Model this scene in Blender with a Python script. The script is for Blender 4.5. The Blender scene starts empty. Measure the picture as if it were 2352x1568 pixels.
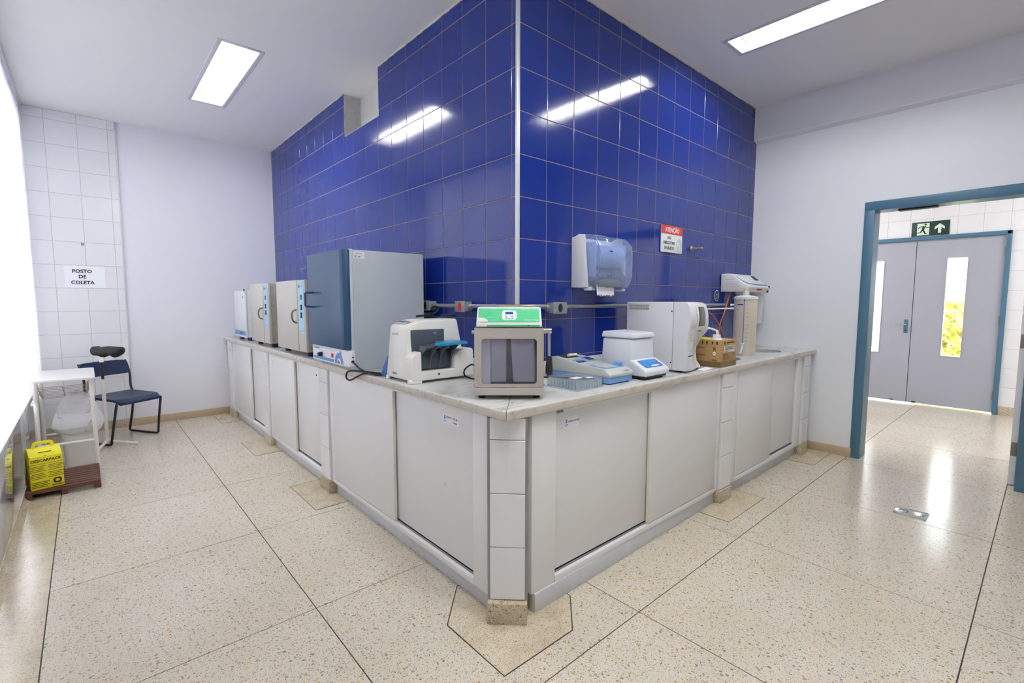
import bpy, bmesh, math, random
from mathutils import Vector, Matrix, Euler
random.seed(7)
PI = math.pi
SC = bpy.context.scene
COL = SC.collection

# ------------------------------------------------------------------ camera, world, exposure
cam_d = bpy.data.cameras.new('camera')
cam_d.sensor_width = 36.0
cam_d.lens = 36.0 * 1101.02 / 2352.0
cam_d.clip_start = 0.02
cam = bpy.data.objects.new('camera', cam_d)
COL.objects.link(cam)
_yaw, _pitch, _roll = math.radians(48.42), math.radians(-4.882), math.radians(0.09)
_f = Vector((math.cos(_yaw) * math.cos(_pitch), math.sin(_yaw) * math.cos(_pitch), math.sin(_pitch)))
_r = _f.cross(Vector((0, 0, 1))).normalized()
_u = _r.cross(_f)
_r2 = _r * math.cos(_roll) + _u * math.sin(_roll)
_u2 = -_r * math.sin(_roll) + _u * math.cos(_roll)
cam.matrix_world = Matrix(((_r2.x, _u2.x, -_f.x, -1.782), (_r2.y, _u2.y, -_f.y, -1.966), (_r2.z, _u2.z, -_f.z, 1.332), (0, 0, 0, 1)))
SC.camera = cam

SKY_STRENGTH = 8.0
TUBE_STRENGTH = 30.0
world = bpy.data.worlds.new('World')
SC.world = world
world.use_nodes = True
_bg = world.node_tree.nodes['Background']
_bg.inputs[0].default_value = (0.93, 0.96, 1.0, 1)
_bg.inputs[1].default_value = SKY_STRENGTH

SC.view_settings.view_transform = 'Standard'
SC.view_settings.look = 'None'
SC.view_settings.exposure = 0.75
SC.view_settings.gamma = 1.0
SC.view_settings.use_curve_mapping = False
SC.cycles.diffuse_bounces = 6
SC.cycles.max_bounces = 14
SC.cycles.transparent_max_bounces = 16

# ------------------------------------------------------------------ materials
def lin(c):
    if isinstance(c, str):
        c = [int(c[i:i + 2], 16) / 255 for i in (0, 2, 4)]
    return tuple((x / 12.92 if x <= 0.04045 else ((x + 0.055) / 1.055) ** 2.4) for x in c[:3])

MATS = {}
def pm(name, col, rough=0.5, metal=0.0, bump=0.0, bscale=300.0, var=0.04, vscale=6.0, coat=0.0, spec=0.5,
       emis=0.0, trans=0.0, orand=0.0, rvar=0.0, subs=0.0):
    m = bpy.data.materials.new(name); MATS[name] = m
    m.use_nodes = True
    nt = m.node_tree; N = nt.nodes; L = nt.links
    b = N['Principled BSDF']
    c = lin(col)
    b.inputs['Roughness'].default_value = rough
    b.inputs['Metallic'].default_value = metal
    b.inputs['Specular IOR Level'].default_value = spec
    b.inputs['Coat Weight'].default_value = coat
    b.inputs['Coat Roughness'].default_value = 0.05
    b.inputs['Transmission Weight'].default_value = trans
    geo = N.new('ShaderNodeNewGeometry')
    no = N.new('ShaderNodeTexNoise'); no.inputs['Scale'].default_value = vscale; no.inputs['Detail'].default_value = 4
    L.new(geo.outputs['Position'], no.inputs['Vector'])
    mx = N.new('ShaderNodeMix'); mx.data_type = 'RGBA'
    mx.inputs[6].default_value = (*[min(1, x * (1 + var)) for x in c], 1)
    mx.inputs[7].default_value = (*[x * (1 - var) for x in c], 1)
    L.new(no.outputs['Fac'], mx.inputs[0])
    out = mx.outputs[2]
    if orand > 0:
        oi = N.new('ShaderNodeObjectInfo')
        hs = N.new('ShaderNodeHueSaturation')
        mr = N.new('ShaderNodeMapRange'); mr.inputs[3].default_value = 1 - orand; mr.inputs[4].default_value = 1 + orand
        L.new(oi.outputs['Random'], mr.inputs[0]); L.new(mr.outputs[0], hs.inputs['Value'])
        L.new(out, hs.inputs['Color']); out = hs.outputs['Color']
    L.new(out, b.inputs['Base Color'])
    if rvar > 0:
        n2 = N.new('ShaderNodeTexNoise'); n2.inputs['Scale'].default_value = 3.0; n2.inputs['Detail'].default_value = 3
        L.new(geo.outputs['Position'], n2.inputs['Vector'])
        mr2 = N.new('ShaderNodeMapRange'); mr2.inputs[3].default_value = max(0.02, rough - rvar); mr2.inputs[4].default_value = rough + rvar
        L.new(n2.outputs['Fac'], mr2.inputs[0]); L.new(mr2.outputs[0], b.inputs['Roughness'])
    if bump > 0:
        nb = N.new('ShaderNodeTexNoise'); nb.inputs['Scale'].default_value = bscale; nb.inputs['Detail'].default_value = 2
        L.new(geo.outputs['Position'], nb.inputs['Vector'])
        bp = N.new('ShaderNodeBump'); bp.inputs['Strength'].default_value = bump; bp.inputs['Distance'].default_value = 0.002
        L.new(nb.outputs['Fac'], bp.inputs['Height']); L.new(bp.outputs['Normal'], b.inputs['Normal'])
    if emis > 0:
        b.inputs['Emission Color'].default_value = (*c, 1)
        b.inputs['Emission Strength'].default_value = emis
    return m

def clear(name, col, fac=0.12, rough=0.03, body=0.0):
    """see-through sheet: transparent tint + glossy reflection (+ a little milky body)"""
    m = bpy.data.materials.new(name); MATS[name] = m
    m.use_nodes = True
    nt = m.node_tree; N = nt.nodes; L = nt.links
    N.remove(N['Principled BSDF'])
    c = lin(col)
    tr = N.new('ShaderNodeBsdfTransparent'); tr.inputs[0].default_value = (*c, 1)
    gl = N.new('ShaderNodeBsdfGlossy'); gl.inputs['Color'].default_value = (1, 1, 1, 1); gl.inputs['Roughness'].default_value = rough
    df = N.new('ShaderNodeBsdfDiffuse'); df.inputs[0].default_value = (*c, 1)
    no = N.new('ShaderNodeTexNoise'); no.inputs['Scale'].default_value = 14
    m1 = N.new('ShaderNodeMixShader')
    mr = N.new('ShaderNodeMapRange'); mr.inputs[3].default_value = body * 0.85; mr.inputs[4].default_value = min(1, body * 1.15)
    L.new(no.outputs['Fac'], mr.inputs[0]); L.new(mr.outputs[0], m1.inputs[0])
    L.new(tr.outputs[0], m1.inputs[1]); L.new(df.outputs[0], m1.inputs[2])
    lw = N.new('ShaderNodeLayerWeight'); lw.inputs[0].default_value = 0.5
    fr = N.new('ShaderNodeMath'); fr.operation = 'POWER'; fr.inputs[1].default_value = 5.0
    L.new(lw.outputs['Facing'], fr.inputs[0])
    m2 = N.new('ShaderNodeMixShader')
    ma = N.new('ShaderNodeMath'); ma.operation = 'MULTIPLY_ADD'; ma.inputs[1].default_value = 0.92; ma.inputs[2].default_value = 0.035 + fac * 0.1
    ma.use_clamp = True
    L.new(fr.outputs[0], ma.inputs[0]); L.new(ma.outputs[0], m2.inputs[0])
    L.new(m1.outputs[0], m2.inputs[1]); L.new(gl.outputs[0], m2.inputs[2])
    L.new(m2.outputs[0], N['Material Output'].inputs[0])
    return m

def translucent(name, col, fac=0.5):
    m = bpy.data.materials.new(name); MATS[name] = m
    m.use_nodes = True
    nt = m.node_tree; N = nt.nodes; L = nt.links
    N.remove(N['Principled BSDF'])
    df = N.new('ShaderNodeBsdfDiffuse'); tl = N.new('ShaderNodeBsdfTranslucent')
    geo = N.new('ShaderNodeNewGeometry'); no = N.new('ShaderNodeTexNoise'); no.inputs['Scale'].default_value = 5
    L.new(geo.outputs['Position'], no.inputs['Vector'])
    mx = N.new('ShaderNodeMix'); mx.data_type = 'RGBA'
    c = lin(col)
    mx.inputs[6].default_value = (*c, 1); mx.inputs[7].default_value = (*[x * 0.95 for x in c], 1)
    L.new(no.outputs['Fac'], mx.inputs[0])
    L.new(mx.outputs[2], df.inputs[0]); L.new(mx.outputs[2], tl.inputs[0])
    ms = N.new('ShaderNodeMixShader'); ms.inputs[0].default_value = fac
    L.new(df.outputs[0], ms.inputs[1]); L.new(tl.outputs[0], ms.inputs[2])
    L.new(ms.outputs[0], N['Material Output'].inputs[0])
    return m

def glow(name, col, s):
    m = bpy.data.materials.new(name); MATS[name] = m
    m.use_nodes = True
    N = m.node_tree.nodes; L = m.node_tree.links
    N.remove(N['Principled BSDF'])
    e = N.new('ShaderNodeEmission'); e.inputs[0].default_value = (*lin(col), 1); e.inputs[1].default_value = s
    L.new(e.outputs[0], N['Material Output'].inputs[0])
    return m

def ramp(N, stops, const=False):
    r = N.new('ShaderNodeValToRGB'); cr = r.color_ramp
    if const: cr.interpolation = 'CONSTANT'
    while len(cr.elements) < len(stops): cr.elements.new(0.5)
    for e, (p, c) in zip(cr.elements, stops):
        e.position = p; e.color = (*c, 1)
    return r

def terrazzo(name, base, base2, chips, scales, thr, rough, stain=0.0):
    m = bpy.data.materials.new(name); MATS[name] = m
    m.use_nodes = True
    nt = m.node_tree; N = nt.nodes; L = nt.links
    b = N['Principled BSDF']
    geo = N.new('ShaderNodeNewGeometry')
    wob = N.new('ShaderNodeTexNoise'); wob.inputs['Scale'].default_value = 60; wob.inputs['Detail'].default_value = 1
    L.new(geo.outputs['Position'], wob.inputs['Vector'])
    vm = N.new('ShaderNodeVectorMath'); vm.operation = 'MULTIPLY_ADD'; vm.inputs[1].default_value = (0.012, 0.012, 0.012)
    L.new(wob.outputs['Color'], vm.inputs[0]); L.new(geo.outputs['Position'], vm.inputs[2])
    big = N.new('ShaderNodeTexNoise'); big.inputs['Scale'].default_value = 1.7; big.inputs['Detail'].default_value = 5
    L.new(geo.outputs['Position'], big.inputs['Vector'])
    rb = ramp(N, [(0.3, lin(base)), (0.7, lin(base2))])
    L.new(big.outputs['Fac'], rb.inputs[0])
    oi = N.new('ShaderNodeObjectInfo'); hs = N.new('ShaderNodeHueSaturation')
    mr = N.new('ShaderNodeMapRange'); mr.inputs[3].default_value = 0.96; mr.inputs[4].default_value = 1.04
    L.new(oi.outputs['Random'], mr.inputs[0]); L.new(mr.outputs[0], hs.inputs['Value']); L.new(rb.outputs[0], hs.inputs['Color'])
    cur = hs.outputs['Color']
    for sc, th in zip(scales, thr):
        vo = N.new('ShaderNodeTexVoronoi'); vo.inputs['Scale'].default_value = sc; vo.inputs['Randomness'].default_value = 1
        L.new(vm.outputs[0], vo.inputs['Vector'])
        sep = N.new('ShaderNodeSeparateColor'); L.new(vo.outputs['Color'], sep.inputs[0])
        mt = N.new('ShaderNodeMath'); mt.operation = 'MULTIPLY'; mt.inputs[1].default_value = th
        L.new(sep.outputs[0], mt.inputs[0])
        lt = N.new('ShaderNodeMath'); lt.operation = 'LESS_THAN'; L.new(vo.outputs['Distance'], lt.inputs[0]); L.new(mt.outputs[0], lt.inputs[1])
        rc = ramp(N, [(i / len(chips), lin(c)) for i, c in enumerate(chips)], True)
        L.new(sep.outputs[1], rc.inputs[0])
        mx = N.new('ShaderNodeMix'); mx.data_type = 'RGBA'
        L.new(lt.outputs[0], mx.inputs[0]); L.new(cur, mx.inputs[6]); L.new(rc.outputs[0], mx.inputs[7])
        cur = mx.outputs[2]
    if stain > 0:
        st = N.new('ShaderNodeTexNoise'); st.inputs['Scale'].default_value = 9; st.inputs['Detail'].default_value = 6
        L.new(geo.outputs['Position'], st.inputs['Vector'])
        rs = ramp(N, [(0.45, (0, 0, 0)), (0.75, (stain, stain, stain))]); L.new(st.outputs['Fac'], rs.inputs[0])
        mx = N.new('ShaderNodeMix'); mx.data_type = 'RGBA'; mx.inputs[7].default_value = (*lin('8a6f45'), 1)
        L.new(rs.outputs[0], mx.inputs[0]); L.new(cur, mx.inputs[6]); cur = mx.outputs[2]
    L.new(cur, b.inputs['Base Color'])
    rr = N.new('ShaderNodeMapRange'); rr.inputs[3].default_value = rough * 0.75; rr.inputs[4].default_value = rough * 1.4
    L.new(big.outputs['Fac'], rr.inputs[0]); L.new(rr.outputs[0], b.inputs['Roughness'])
    nb = N.new('ShaderNodeTexNoise'); nb.inputs['Scale'].default_value = 12; L.new(geo.outputs['Position'], nb.inputs['Vector'])
    bp = N.new('ShaderNodeBump'); bp.inputs['Strength'].default_value = 0.02; bp.inputs['Distance'].default_value = 0.006
    L.new(nb.outputs['Fac'], bp.inputs['Height']); L.new(bp.outputs['Normal'], b.inputs['Normal'])
    return m

def marble(name, base, vein, rough, scale=3.0):
    m = bpy.data.materials.new(name); MATS[name] = m
    m.use_nodes = True
    nt = m.node_tree; N = nt.nodes; L = nt.links
    b = N['Principled BSDF']; b.inputs['Roughness'].default_value = rough
    geo = N.new('ShaderNodeNewGeometry')
    mp = N.new('ShaderNodeMapping'); mp.inputs['Rotation'].default_value = (0.2, 0.1, 0.6); mp.inputs['Scale'].default_value = (1, 3.2, 2)
    L.new(geo.outputs['Position'], mp.inputs['Vector'])
    n1 = N.new('ShaderNodeTexNoise'); n1.inputs['Scale'].default_value = scale; n1.inputs['Detail'].default_value = 8; n1.inputs['Roughness'].default_value = 0.65
    n1.inputs['Distortion'].default_value = 1.4
    L.new(mp.outputs[0], n1.inputs['Vector'])
    r = ramp(N, [(0.28, lin(vein)), (0.48, lin(base)), (0.6, lin(base)), (0.75, [0.5 * (x + y) for x, y in zip(lin(vein), lin(base))])])
    L.new(n1.outputs['Fac'], r.inputs[0]); L.new(r.outputs[0], b.inputs['Base Color'])
    return m

def wood(name, c1, c2, rough):
    m = bpy.data.materials.new(name); MATS[name] = m
    m.use_nodes = True
    nt = m.node_tree; N = nt.nodes; L = nt.links
    b = N['Principled BSDF']; b.inputs['Roughness'].default_value = rough
    geo = N.new('ShaderNodeNewGeometry'); mp = N.new('ShaderNodeMapping'); mp.inputs['Scale'].default_value = (3, 60, 60)
    L.new(geo.outputs['Position'], mp.inputs['Vector'])
    n = N.new('ShaderNodeTexNoise'); n.inputs['Scale'].default_value = 1.5; n.inputs['Detail'].default_value = 5
    L.new(mp.outputs[0], n.inputs['Vector'])
    r = ramp(N, [(0.3, lin(c1)), (0.7, lin(c2))]); L.new(n.outputs['Fac'], r.inputs[0]); L.new(r.outputs[0], b.inputs['Base Color'])
    return m

pm('wall_paint', 'e8e8ee', 0.6, bump=0.05, bscale=160, var=0.012, vscale=1.3)
pm('wall_paint_cool', 'edf0f4', 0.6, bump=0.05, bscale=160, var=0.012, vscale=1.3)
pm('back_paint', 'b4b4b0', 0.6, var=0.02)
pm('ceiling_paint', 'eae9e9', 0.75, bump=0.04, bscale=120, var=0.015, vscale=1.0)
pm('plaster_raw', 'c0c0c0', 0.9, bump=0.5, bscale=60, var=0.2, vscale=28)
pm('plaster_recess', 'c9c9c6', 0.9, bump=0.2, bscale=60, var=0.08, vscale=8)
pm('blue_tile', '0f2c86', 0.10, bump=0.045, bscale=55, var=0.06, vscale=9, spec=0.6, orand=0.06)
pm('grout_blue', '8f8187', 0.8, var=0.12, vscale=30)
pm('white_tile', 'e8e8ea', 0.16, bump=0.02, bscale=60, var=0.01, orand=0.015)
pm('grout_white', 'c9c4bc', 0.8, var=0.1, vscale=30)
pm('aluminium_white', 'd8dade', 0.35, metal=0.3, var=0.05, vscale=20)
pm('laminate', 'e6e6e6', 0.38, var=0.012, vscale=3, bump=0.02, bscale=500)
pm('laminate_edge', 'dcdacb', 0.45, var=0.02)
pm('frame_white', 'eaeaea', 0.4, var=0.012)
pm('track_grey', '8b8b8b', 0.45, metal=0.5)
pm('gap_dark', '26231f', 0.8)
pm('marble_grey', 'd0d3d8', 0.35, var=0.12, vscale=14)
pm('baseboard', 'bfa98c', 0.4, var=0.05, vscale=12)
pm('wainscot', 'a3a6a9', 0.07, var=0.03, vscale=3, spec=0.8, coat=0.6)
pm('joint', '4a4036', 0.7, var=0.1)
pm('door_blue', '47708a', 0.35, var=0.03, bump=0.02)
pm('door_grey', 'a7a9b4', 0.45, var=0.015)
pm('steel', 'c6c0b8', 0.34, metal=0.55, var=0.06, vscale=9, rvar=0.08)
pm('handle_steel', '77736e', 0.3, metal=0.5)
pm('chrome', 'c8c8c8', 0.15, metal=1.0, var=0.03)
pm('black_plastic', '17181a', 0.4)
pm('black_rubber', '111215', 0.55)
pm('galv', '9a9ea3', 0.38, metal=0.6, var=0.1, vscale=40)
pm('box_grey', '8e9298', 0.45, metal=0.2, var=0.06, vscale=30)
pm('red_socket', 'd4231d', 0.35)
pm('brass_pipe', 'aca78c', 0.3, metal=0.6, var=0.08)
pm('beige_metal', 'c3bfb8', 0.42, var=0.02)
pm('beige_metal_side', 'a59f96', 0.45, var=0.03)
pm('white_metal', 'dfe3e6', 0.4, var=0.02)
pm('oven_grey', 'c0c8cf', 0.4, var=0.03)
pm('oven_blue', '1f4a72', 0.33, var=0.04, spec=0.6)
pm('print_blue', '5a93d8', 0.45)
pm('print_sky', '9fcdea', 0.45, var=0.08, vscale=40)
pm('print_dark', '22252f', 0.6)
pm('print_navy', '24318a', 0.5)
pm('print_grey', '8d929a', 0.6)
pm('print_red', 'c83a34', 0.5)
pm('print_white', 'f0f0f0', 0.5)
pm('print_orange', 'd99a45', 0.5)
pm('panel_white', 'eeeef2', 0.35, var=0.01)
pm('green_led', '1f9b5a', 0.3)
pm('device_white', 'e9e8e3', 0.36, var=0.01)
pm('device_cool', 'dfe4ea', 0.36, var=0.01)
pm('analyser_white', 'e2e3e6', 0.36, var=0.01)
pm('slate', '47525e', 0.4, var=0.03)
pm('slate_dark', '2b323c', 0.45)
pm('slate_rib', '6b7480', 0.4)
pm('teal', '1b86b8', 0.3)
pm('cover_blue', '2459a0', 0.4)
pm('mint', '3fc587', 0.4, var=0.02)
pm('mint_light', '8fe0b8', 0.4)
pm('lcd_blue', '1a2f9a', 0.25)
pm('paddle_grey', 'b2afb2', 0.35, metal=0.1, var=0.03)
pm('reader_grey', 'b9bdba', 0.45, var=0.02)
pm('reader_blue', '6f9fd6', 0.4, var=0.02)
pm('screen_dark', '50544f', 0.2, coat=0.4)
pm('panel_blue', '2f7fd0', 0.3, var=0.15, vscale=30)
pm('carton', 'b08d5c', 0.75, var=0.07, vscale=12, bump=0.1, bscale=200)
pm('carton_tape', '7a6238', 0.5, var=0.15, vscale=30)
pm('label_grey', 'cfcac0', 0.6)
pm('yellow_flap', 'e8dc18', 0.5)
pm('tank_beige', 'd8cfbf', 0.4, var=0.02)
pm('tank_cap', 'e8dfc4', 0.4)
pm('level_violet', '8d87b0', 0.25)
pm('white_plastic', 'eeeeee', 0.35, var=0.01)
pm('orange_hose', 'd96a2e', 0.35)
pm('sign_red', 'd43a36', 0.45)
pm('sign_white', 'eef1f3', 0.4)
pm('lamp_housing', 'f2f2ee', 0.35)
pm('lamp_flange', 'cfcfd6', 0.5)
pm('socket_grey', 'a8a49c', 0.5)
pm('sticker_orange', 'e0a465', 0.6)
pm('exit_green', '14382c', 0.5)
pm('exit_pale', 'd8e8d8', 0.6)
pm('yellow_box', 'e9dc16', 0.5, var=0.04, vscale=10)
pm('print_black', '25220f', 0.6)
wood('slat_wood', '4a2a1b', '704732', 0.45)
pm('chair_blue', '17294a', 0.4, var=0.05, bump=0.05, bscale=250)
pm('chair_frame', '2a2d31', 0.4, metal=0.3)
pm('pad_black', '1c1c1f', 0.55, bump=0.25, bscale=40)
pm('enamel_white', 'e9e7e2', 0.35, var=0.02)
pm('wire', 'b8a8a0', 0.4, metal=0.5)
pm('rack_well', 'd9dce6', 0.25, var=0.08, vscale=60)
pm('bin_white', 'e4e2e0', 0.4, var=0.01)
pm('paper', 'f2f2f6', 0.7, var=0.01)
pm('hinge_brown', '8d8072', 0.4, metal=0.5)
pm('foliage', 'd2cb62', 0.7, var=0.3, vscale=12)
pm('trunk', '6a5a44', 0.8)
pm('ground_out', 'c8c4b8', 0.85, var=0.1)
pm('concrete_out', 'd8d8d4', 0.85, var=0.05)
clear('pane_clear', 'f2f6f6', 0.1)
clear('pane_smoke', 'eeeef6', 0.1, 0.04, 0.03)
clear('dispenser_clear', 'bccdf0', 0.3, 0.1, 0.26)
clear('rack_clear', 'f4f6fc', 0.1, 0.15, 0.42)
clear('filter_clear', 'f4f6f8', 0.3, 0.15, 0.85)
clear('pane_frost', 'f4f4f4', 0.2, 0.3, 0.5)
translucent('curtain', 'f3f3f6', 0.085)
translucent('bag', 'f4f4f6', 0.35)
glow('tube', 'f9f9fb', TUBE_STRENGTH)
CHIPS = ['b9915f', 'c8a774', '9fa1a6', '858a93', 'cbbfaa', 'a88058', '978770', 'd5cbb8']
terrazzo('terrazzo', 'd8d1c2', 'cdc4b1', CHIPS, (54, 115, 235), (0.34, 0.41, 0.5), 0.17)
terrazzo('terrazzo_edge', 'd2c7b0', 'c6b896', CHIPS, (60, 130, 200), (0.3, 0.42, 0.5), 0.22, 0.3)
terrazzo('terrazzo_fine', 'd8cebb', 'cec1a8', ['b19068', '9d907a', 'bc9f77', '8e7f68', 'cabb9d'], (150, 260), (0.42, 0.5), 0.22, 0.34)
terrazzo('terrazzo_base', 'cfc4af', 'bdae92', ['96785a', '8a857a', 'b49a76', '7a6c58', 'c8b898'], (110, 220), (0.5, 0.5), 0.35, 0.3)
marble('marble', 'd3d3cf', '9da19f', 0.16)
marble('marble_edge', 'c9c3ba', '9d9389', 0.3, 5.0)

# ------------------------------------------------------------------ mesh builder
class MB:
    def __init__(self):
        self.bm = bmesh.new()
    def _add(self, t, mi=0, mat=None):
        for f in t.faces: f.material_index = mi
        if mat is not None: t.transform(mat)
        me = bpy.data.meshes.new('tmp'); t.to_mesh(me); t.free()
        self.bm.from_mesh(me); bpy.data.meshes.remove(me)
        return self
    def box(self, x0, x1, y0, y1, z0, z1, mi=0, bev=0.0, seg=2, mat=None):
        t = bmesh.new()
        vs = [t.verts.new((x, y, z)) for x in (x0, x1) for y in (y0, y1) for z in (z0, z1)]
        for f in ((0, 1, 3, 2), (4, 6, 7, 5), (0, 4, 5, 1), (2, 3, 7, 6), (0, 2, 6, 4), (1, 5, 7, 3)):
            t.faces.new([vs[i] for i in f])
        bmesh.ops.recalc_face_normals(t, faces=t.faces)
        if bev > 0:
            bmesh.ops.bevel(t, geom=list(t.edges), offset=bev, segments=seg, affect='EDGES', profile=0.5)
        return self._add(t, mi, mat)
    def prism(self, pts, axis, a0, a1, mi=0, bev=0.0, seg=2, mat=None):
        """pts 2D outline; axis 'x': (y,z), 'y': (x,z), 'z': (x,y)"""
        t = bmesh.new()
        def P(p, a):
            return {'x': (a, p[0], p[1]), 'y': (p[0], a, p[1]), 'z': (p[0], p[1], a)}[axis]
        A = [t.verts.new(P(p, a0)) for p in pts]; B = [t.verts.new(P(p, a1)) for p in pts]
        n = len(pts)
        t.faces.new(A); t.faces.new(B[::-1])
        for i in range(n): t.faces.new((A[i], B[i], B[(i + 1) % n], A[(i + 1) % n]))
        bmesh.ops.recalc_face_normals(t, faces=t.faces)
        if bev > 0:
            bmesh.ops.bevel(t, geom=list(t.edges), offset=bev, segments=seg, affect='EDGES', profile=0.5, clamp_overlap=True)
        return self._add(t, mi, mat)
    def hull(self, pts, mi=0, bev=0.0, seg=2, mat=None):
        t = bmesh.new()
        for p in pts: t.verts.new(p)
        r = bmesh.ops.convex_hull(t, input=t.verts)
        bmesh.ops.dissolve_limit(t, angle_limit=0.02, verts=t.verts, edges=t.edges)
        bmesh.ops.recalc_face_normals(t, faces=t.faces)
        if bev > 0:
            bmesh.ops.bevel(t, geom=list(t.edges), offset=bev, segments=seg, affect='EDGES', profile=0.5, clamp_overlap=True)
        return self._add(t, mi, mat)
    def cyl(self, p0, p1, r0, r1=None, n=16, mi=0, caps=True):
        if r1 is None: r1 = r0
        p0 = Vector(p0); p1 = Vector(p1); d = (p1 - p0).normalized()
        a = d.orthogonal().normalized(); b = d.cross(a)
        t = bmesh.new()
        A = []; B = []
        for i in range(n):
            c, s = math.cos(2 * PI * i / n), math.sin(2 * PI * i / n)
            A.append(t.verts.new(p0 + (a * c + b * s) * r0)); B.append(t.verts.new(p1 + (a * c + b * s) * r1))
        for i in range(n): t.faces.new((A[i], A[(i + 1) % n], B[(i + 1) % n], B[i]))
        if caps: t.faces.new(A[::-1]); t.faces.new(B)
        return self._add(t, mi)
    def tube(self, pts, r, n=8, mi=0, closed=False, smooth=0):
        P = [Vector(p) for p in pts]
        if smooth:
            Q = []; m = len(P)
            rng = range(m) if closed else range(m - 1)
            for i in rng:
                p0 = P[(i - 1) % m] if (closed or i > 0) else P[i]
                p1, p2 = P[i], P[(i + 1) % m]
                p3 = P[(i + 2) % m] if (closed or i + 2 < m) else p2
                for k in range(smooth):
                    s = k / smooth
                    Q.append(0.5 * ((2 * p1) + (p2 - p0) * s + (2 * p0 - 5 * p1 + 4 * p2 - p3) * s * s + (3 * p1 - p0 - 3 * p2 + p3) * s ** 3))
            if not closed: Q.append(P[-1])
            P = Q
        m = len(P)
        t = bmesh.new(); rings = []
        prev = None
        for i in range(m):
            if closed: d = (P[(i + 1) % m] - P[(i - 1) % m])
            else: d = P[min(i + 1, m - 1)] - P[max(i - 1, 0)]
            d.normalize()
            if prev is None: a = d.orthogonal().normalized()
            else:
                a = prev - d * prev.dot(d)
                a = a.normalized() if a.length > 1e-6 else d.orthogonal().normalized()
            prev = a; b = d.cross(a)
            rings.append([t.verts.new(P[i] + (a * math.cos(2 * PI * k / n) + b * math.sin(2 * PI * k / n)) * r) for k in range(n)])
        for i in range(m if closed else m - 1):
            A, B = rings[i], rings[(i + 1) % m]
            for k in range(n): t.faces.new((A[k], A[(k + 1) % n], B[(k + 1) % n], B[k]))
        if not closed: t.faces.new(rings[0][::-1]); t.faces.new(rings[-1])
        bmesh.ops.recalc_face_normals(t, faces=t.faces)
        return self._add(t, mi)
    def lathe(self, prof, c=(0, 0, 0), n=32, mi=0):
        t = bmesh.new(); rings = []
        for (r, z) in prof:
            rings.append([t.verts.new((c[0] + r * math.cos(2 * PI * k / n), c[1] + r * math.sin(2 * PI * k / n), c[2] + z)) for k in range(n)])
        for A, B in zip(rings, rings[1:]):
            for k in range(n): t.faces.new((A[k], A[(k + 1) % n], B[(k + 1) % n], B[k]))
        bmesh.ops.remove_doubles(t, verts=t.verts, dist=1e-6)
        return self._add(t, mi)
    def grid(self, fn, nu, nv, mi=0):
        t = bmesh.new()
        V = [[t.verts.new(fn(i / nu, j / nv)) for j in range(nv + 1)] for i in range(nu + 1)]
        for i in range(nu):
            for j in range(nv): t.faces.new((V[i][j], V[i + 1][j], V[i + 1][j + 1], V[i][j + 1]))
        return self._add(t, mi)
    def loft(self, rings, mi=0, caps=True):
        t = bmesh.new()
        R = [[t.verts.new(p) for p in ring] for ring in rings]
        n = len(R[0])
        for A, B in zip(R, R[1:]):
            for k in range(n): t.faces.new((A[k], A[(k + 1) % n], B[(k + 1) % n], B[k]))
        if caps: t.faces.new(R[0][::-1]); t.faces.new(R[-1])
        bmesh.ops.recalc_face_normals(t, faces=t.faces)
        return self._add(t, mi)
    def face(self, pts, mi=0):
        t = bmesh.new(); t.faces.new([t.verts.new(p) for p in pts])
        return self._add(t, mi)
    def text(self, s, size, mat, mi=0, align='CENTER', th=0.0004, sx=1.0, bold=0.0):
        cu = bpy.data.curves.new('tmp', 'FONT'); cu.body = s; cu.size = size; cu.align_x = align; cu.align_y = 'CENTER'
        cu.extrude = th; cu.offset = bold; cu.resolution_u = 2
        ob = bpy.data.objects.new('tmp', cu); COL.objects.link(ob)
        dg = bpy.context.evaluated_depsgraph_get(); dg.update()
        me = bpy.data.meshes.new_from_object(ob.evaluated_get(dg))
        bpy.data.objects.remove(ob); bpy.data.curves.remove(cu)
        t = bmesh.new(); t.from_mesh(me); bpy.data.meshes.remove(me)
        return self._add(t, mi, mat @ Matrix.Diagonal((sx, 1, 1, 1)))
    def mesh(self, name, mats, shift=None, smooth=35):
        if shift is not None: self.bm.transform(shift)
        me = bpy.data.meshes.new(name)
        self.bm.to_mesh(me); self.bm.free()
        for m in mats: me.materials.append(MATS[m])
        if smooth:
            me.shade_smooth(); me.set_sharp_from_angle(angle=math.radians(smooth))
        return me

def frame_mat(o, xd, yd):
    """matrix with origin o, local x along xd, local y along yd"""
    xd = Vector(xd).normalized(); yd = Vector(yd); yd = (yd - xd * yd.dot(xd)).normalized(); zd = xd.cross(yd)
    return Matrix(((xd.x, yd.x, zd.x, o[0]), (xd.y, yd.y, zd.y, o[1]), (xd.z, yd.z, zd.z, o[2]), (0, 0, 0, 1)))

def put(name, me, parent=None, loc=None):
    o = bpy.data.objects.new(name, me); COL.objects.link(o)
    if parent is not None: o.parent = parent
    if loc is not None: o.location = loc
    return o

def tag(o, label=None, cat=None, group=None, kind=None):
    if label: o['label'] = label
    if cat: o['category'] = cat
    if group: o['group'] = group
    if kind: o['kind'] = kind
    return o

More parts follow.
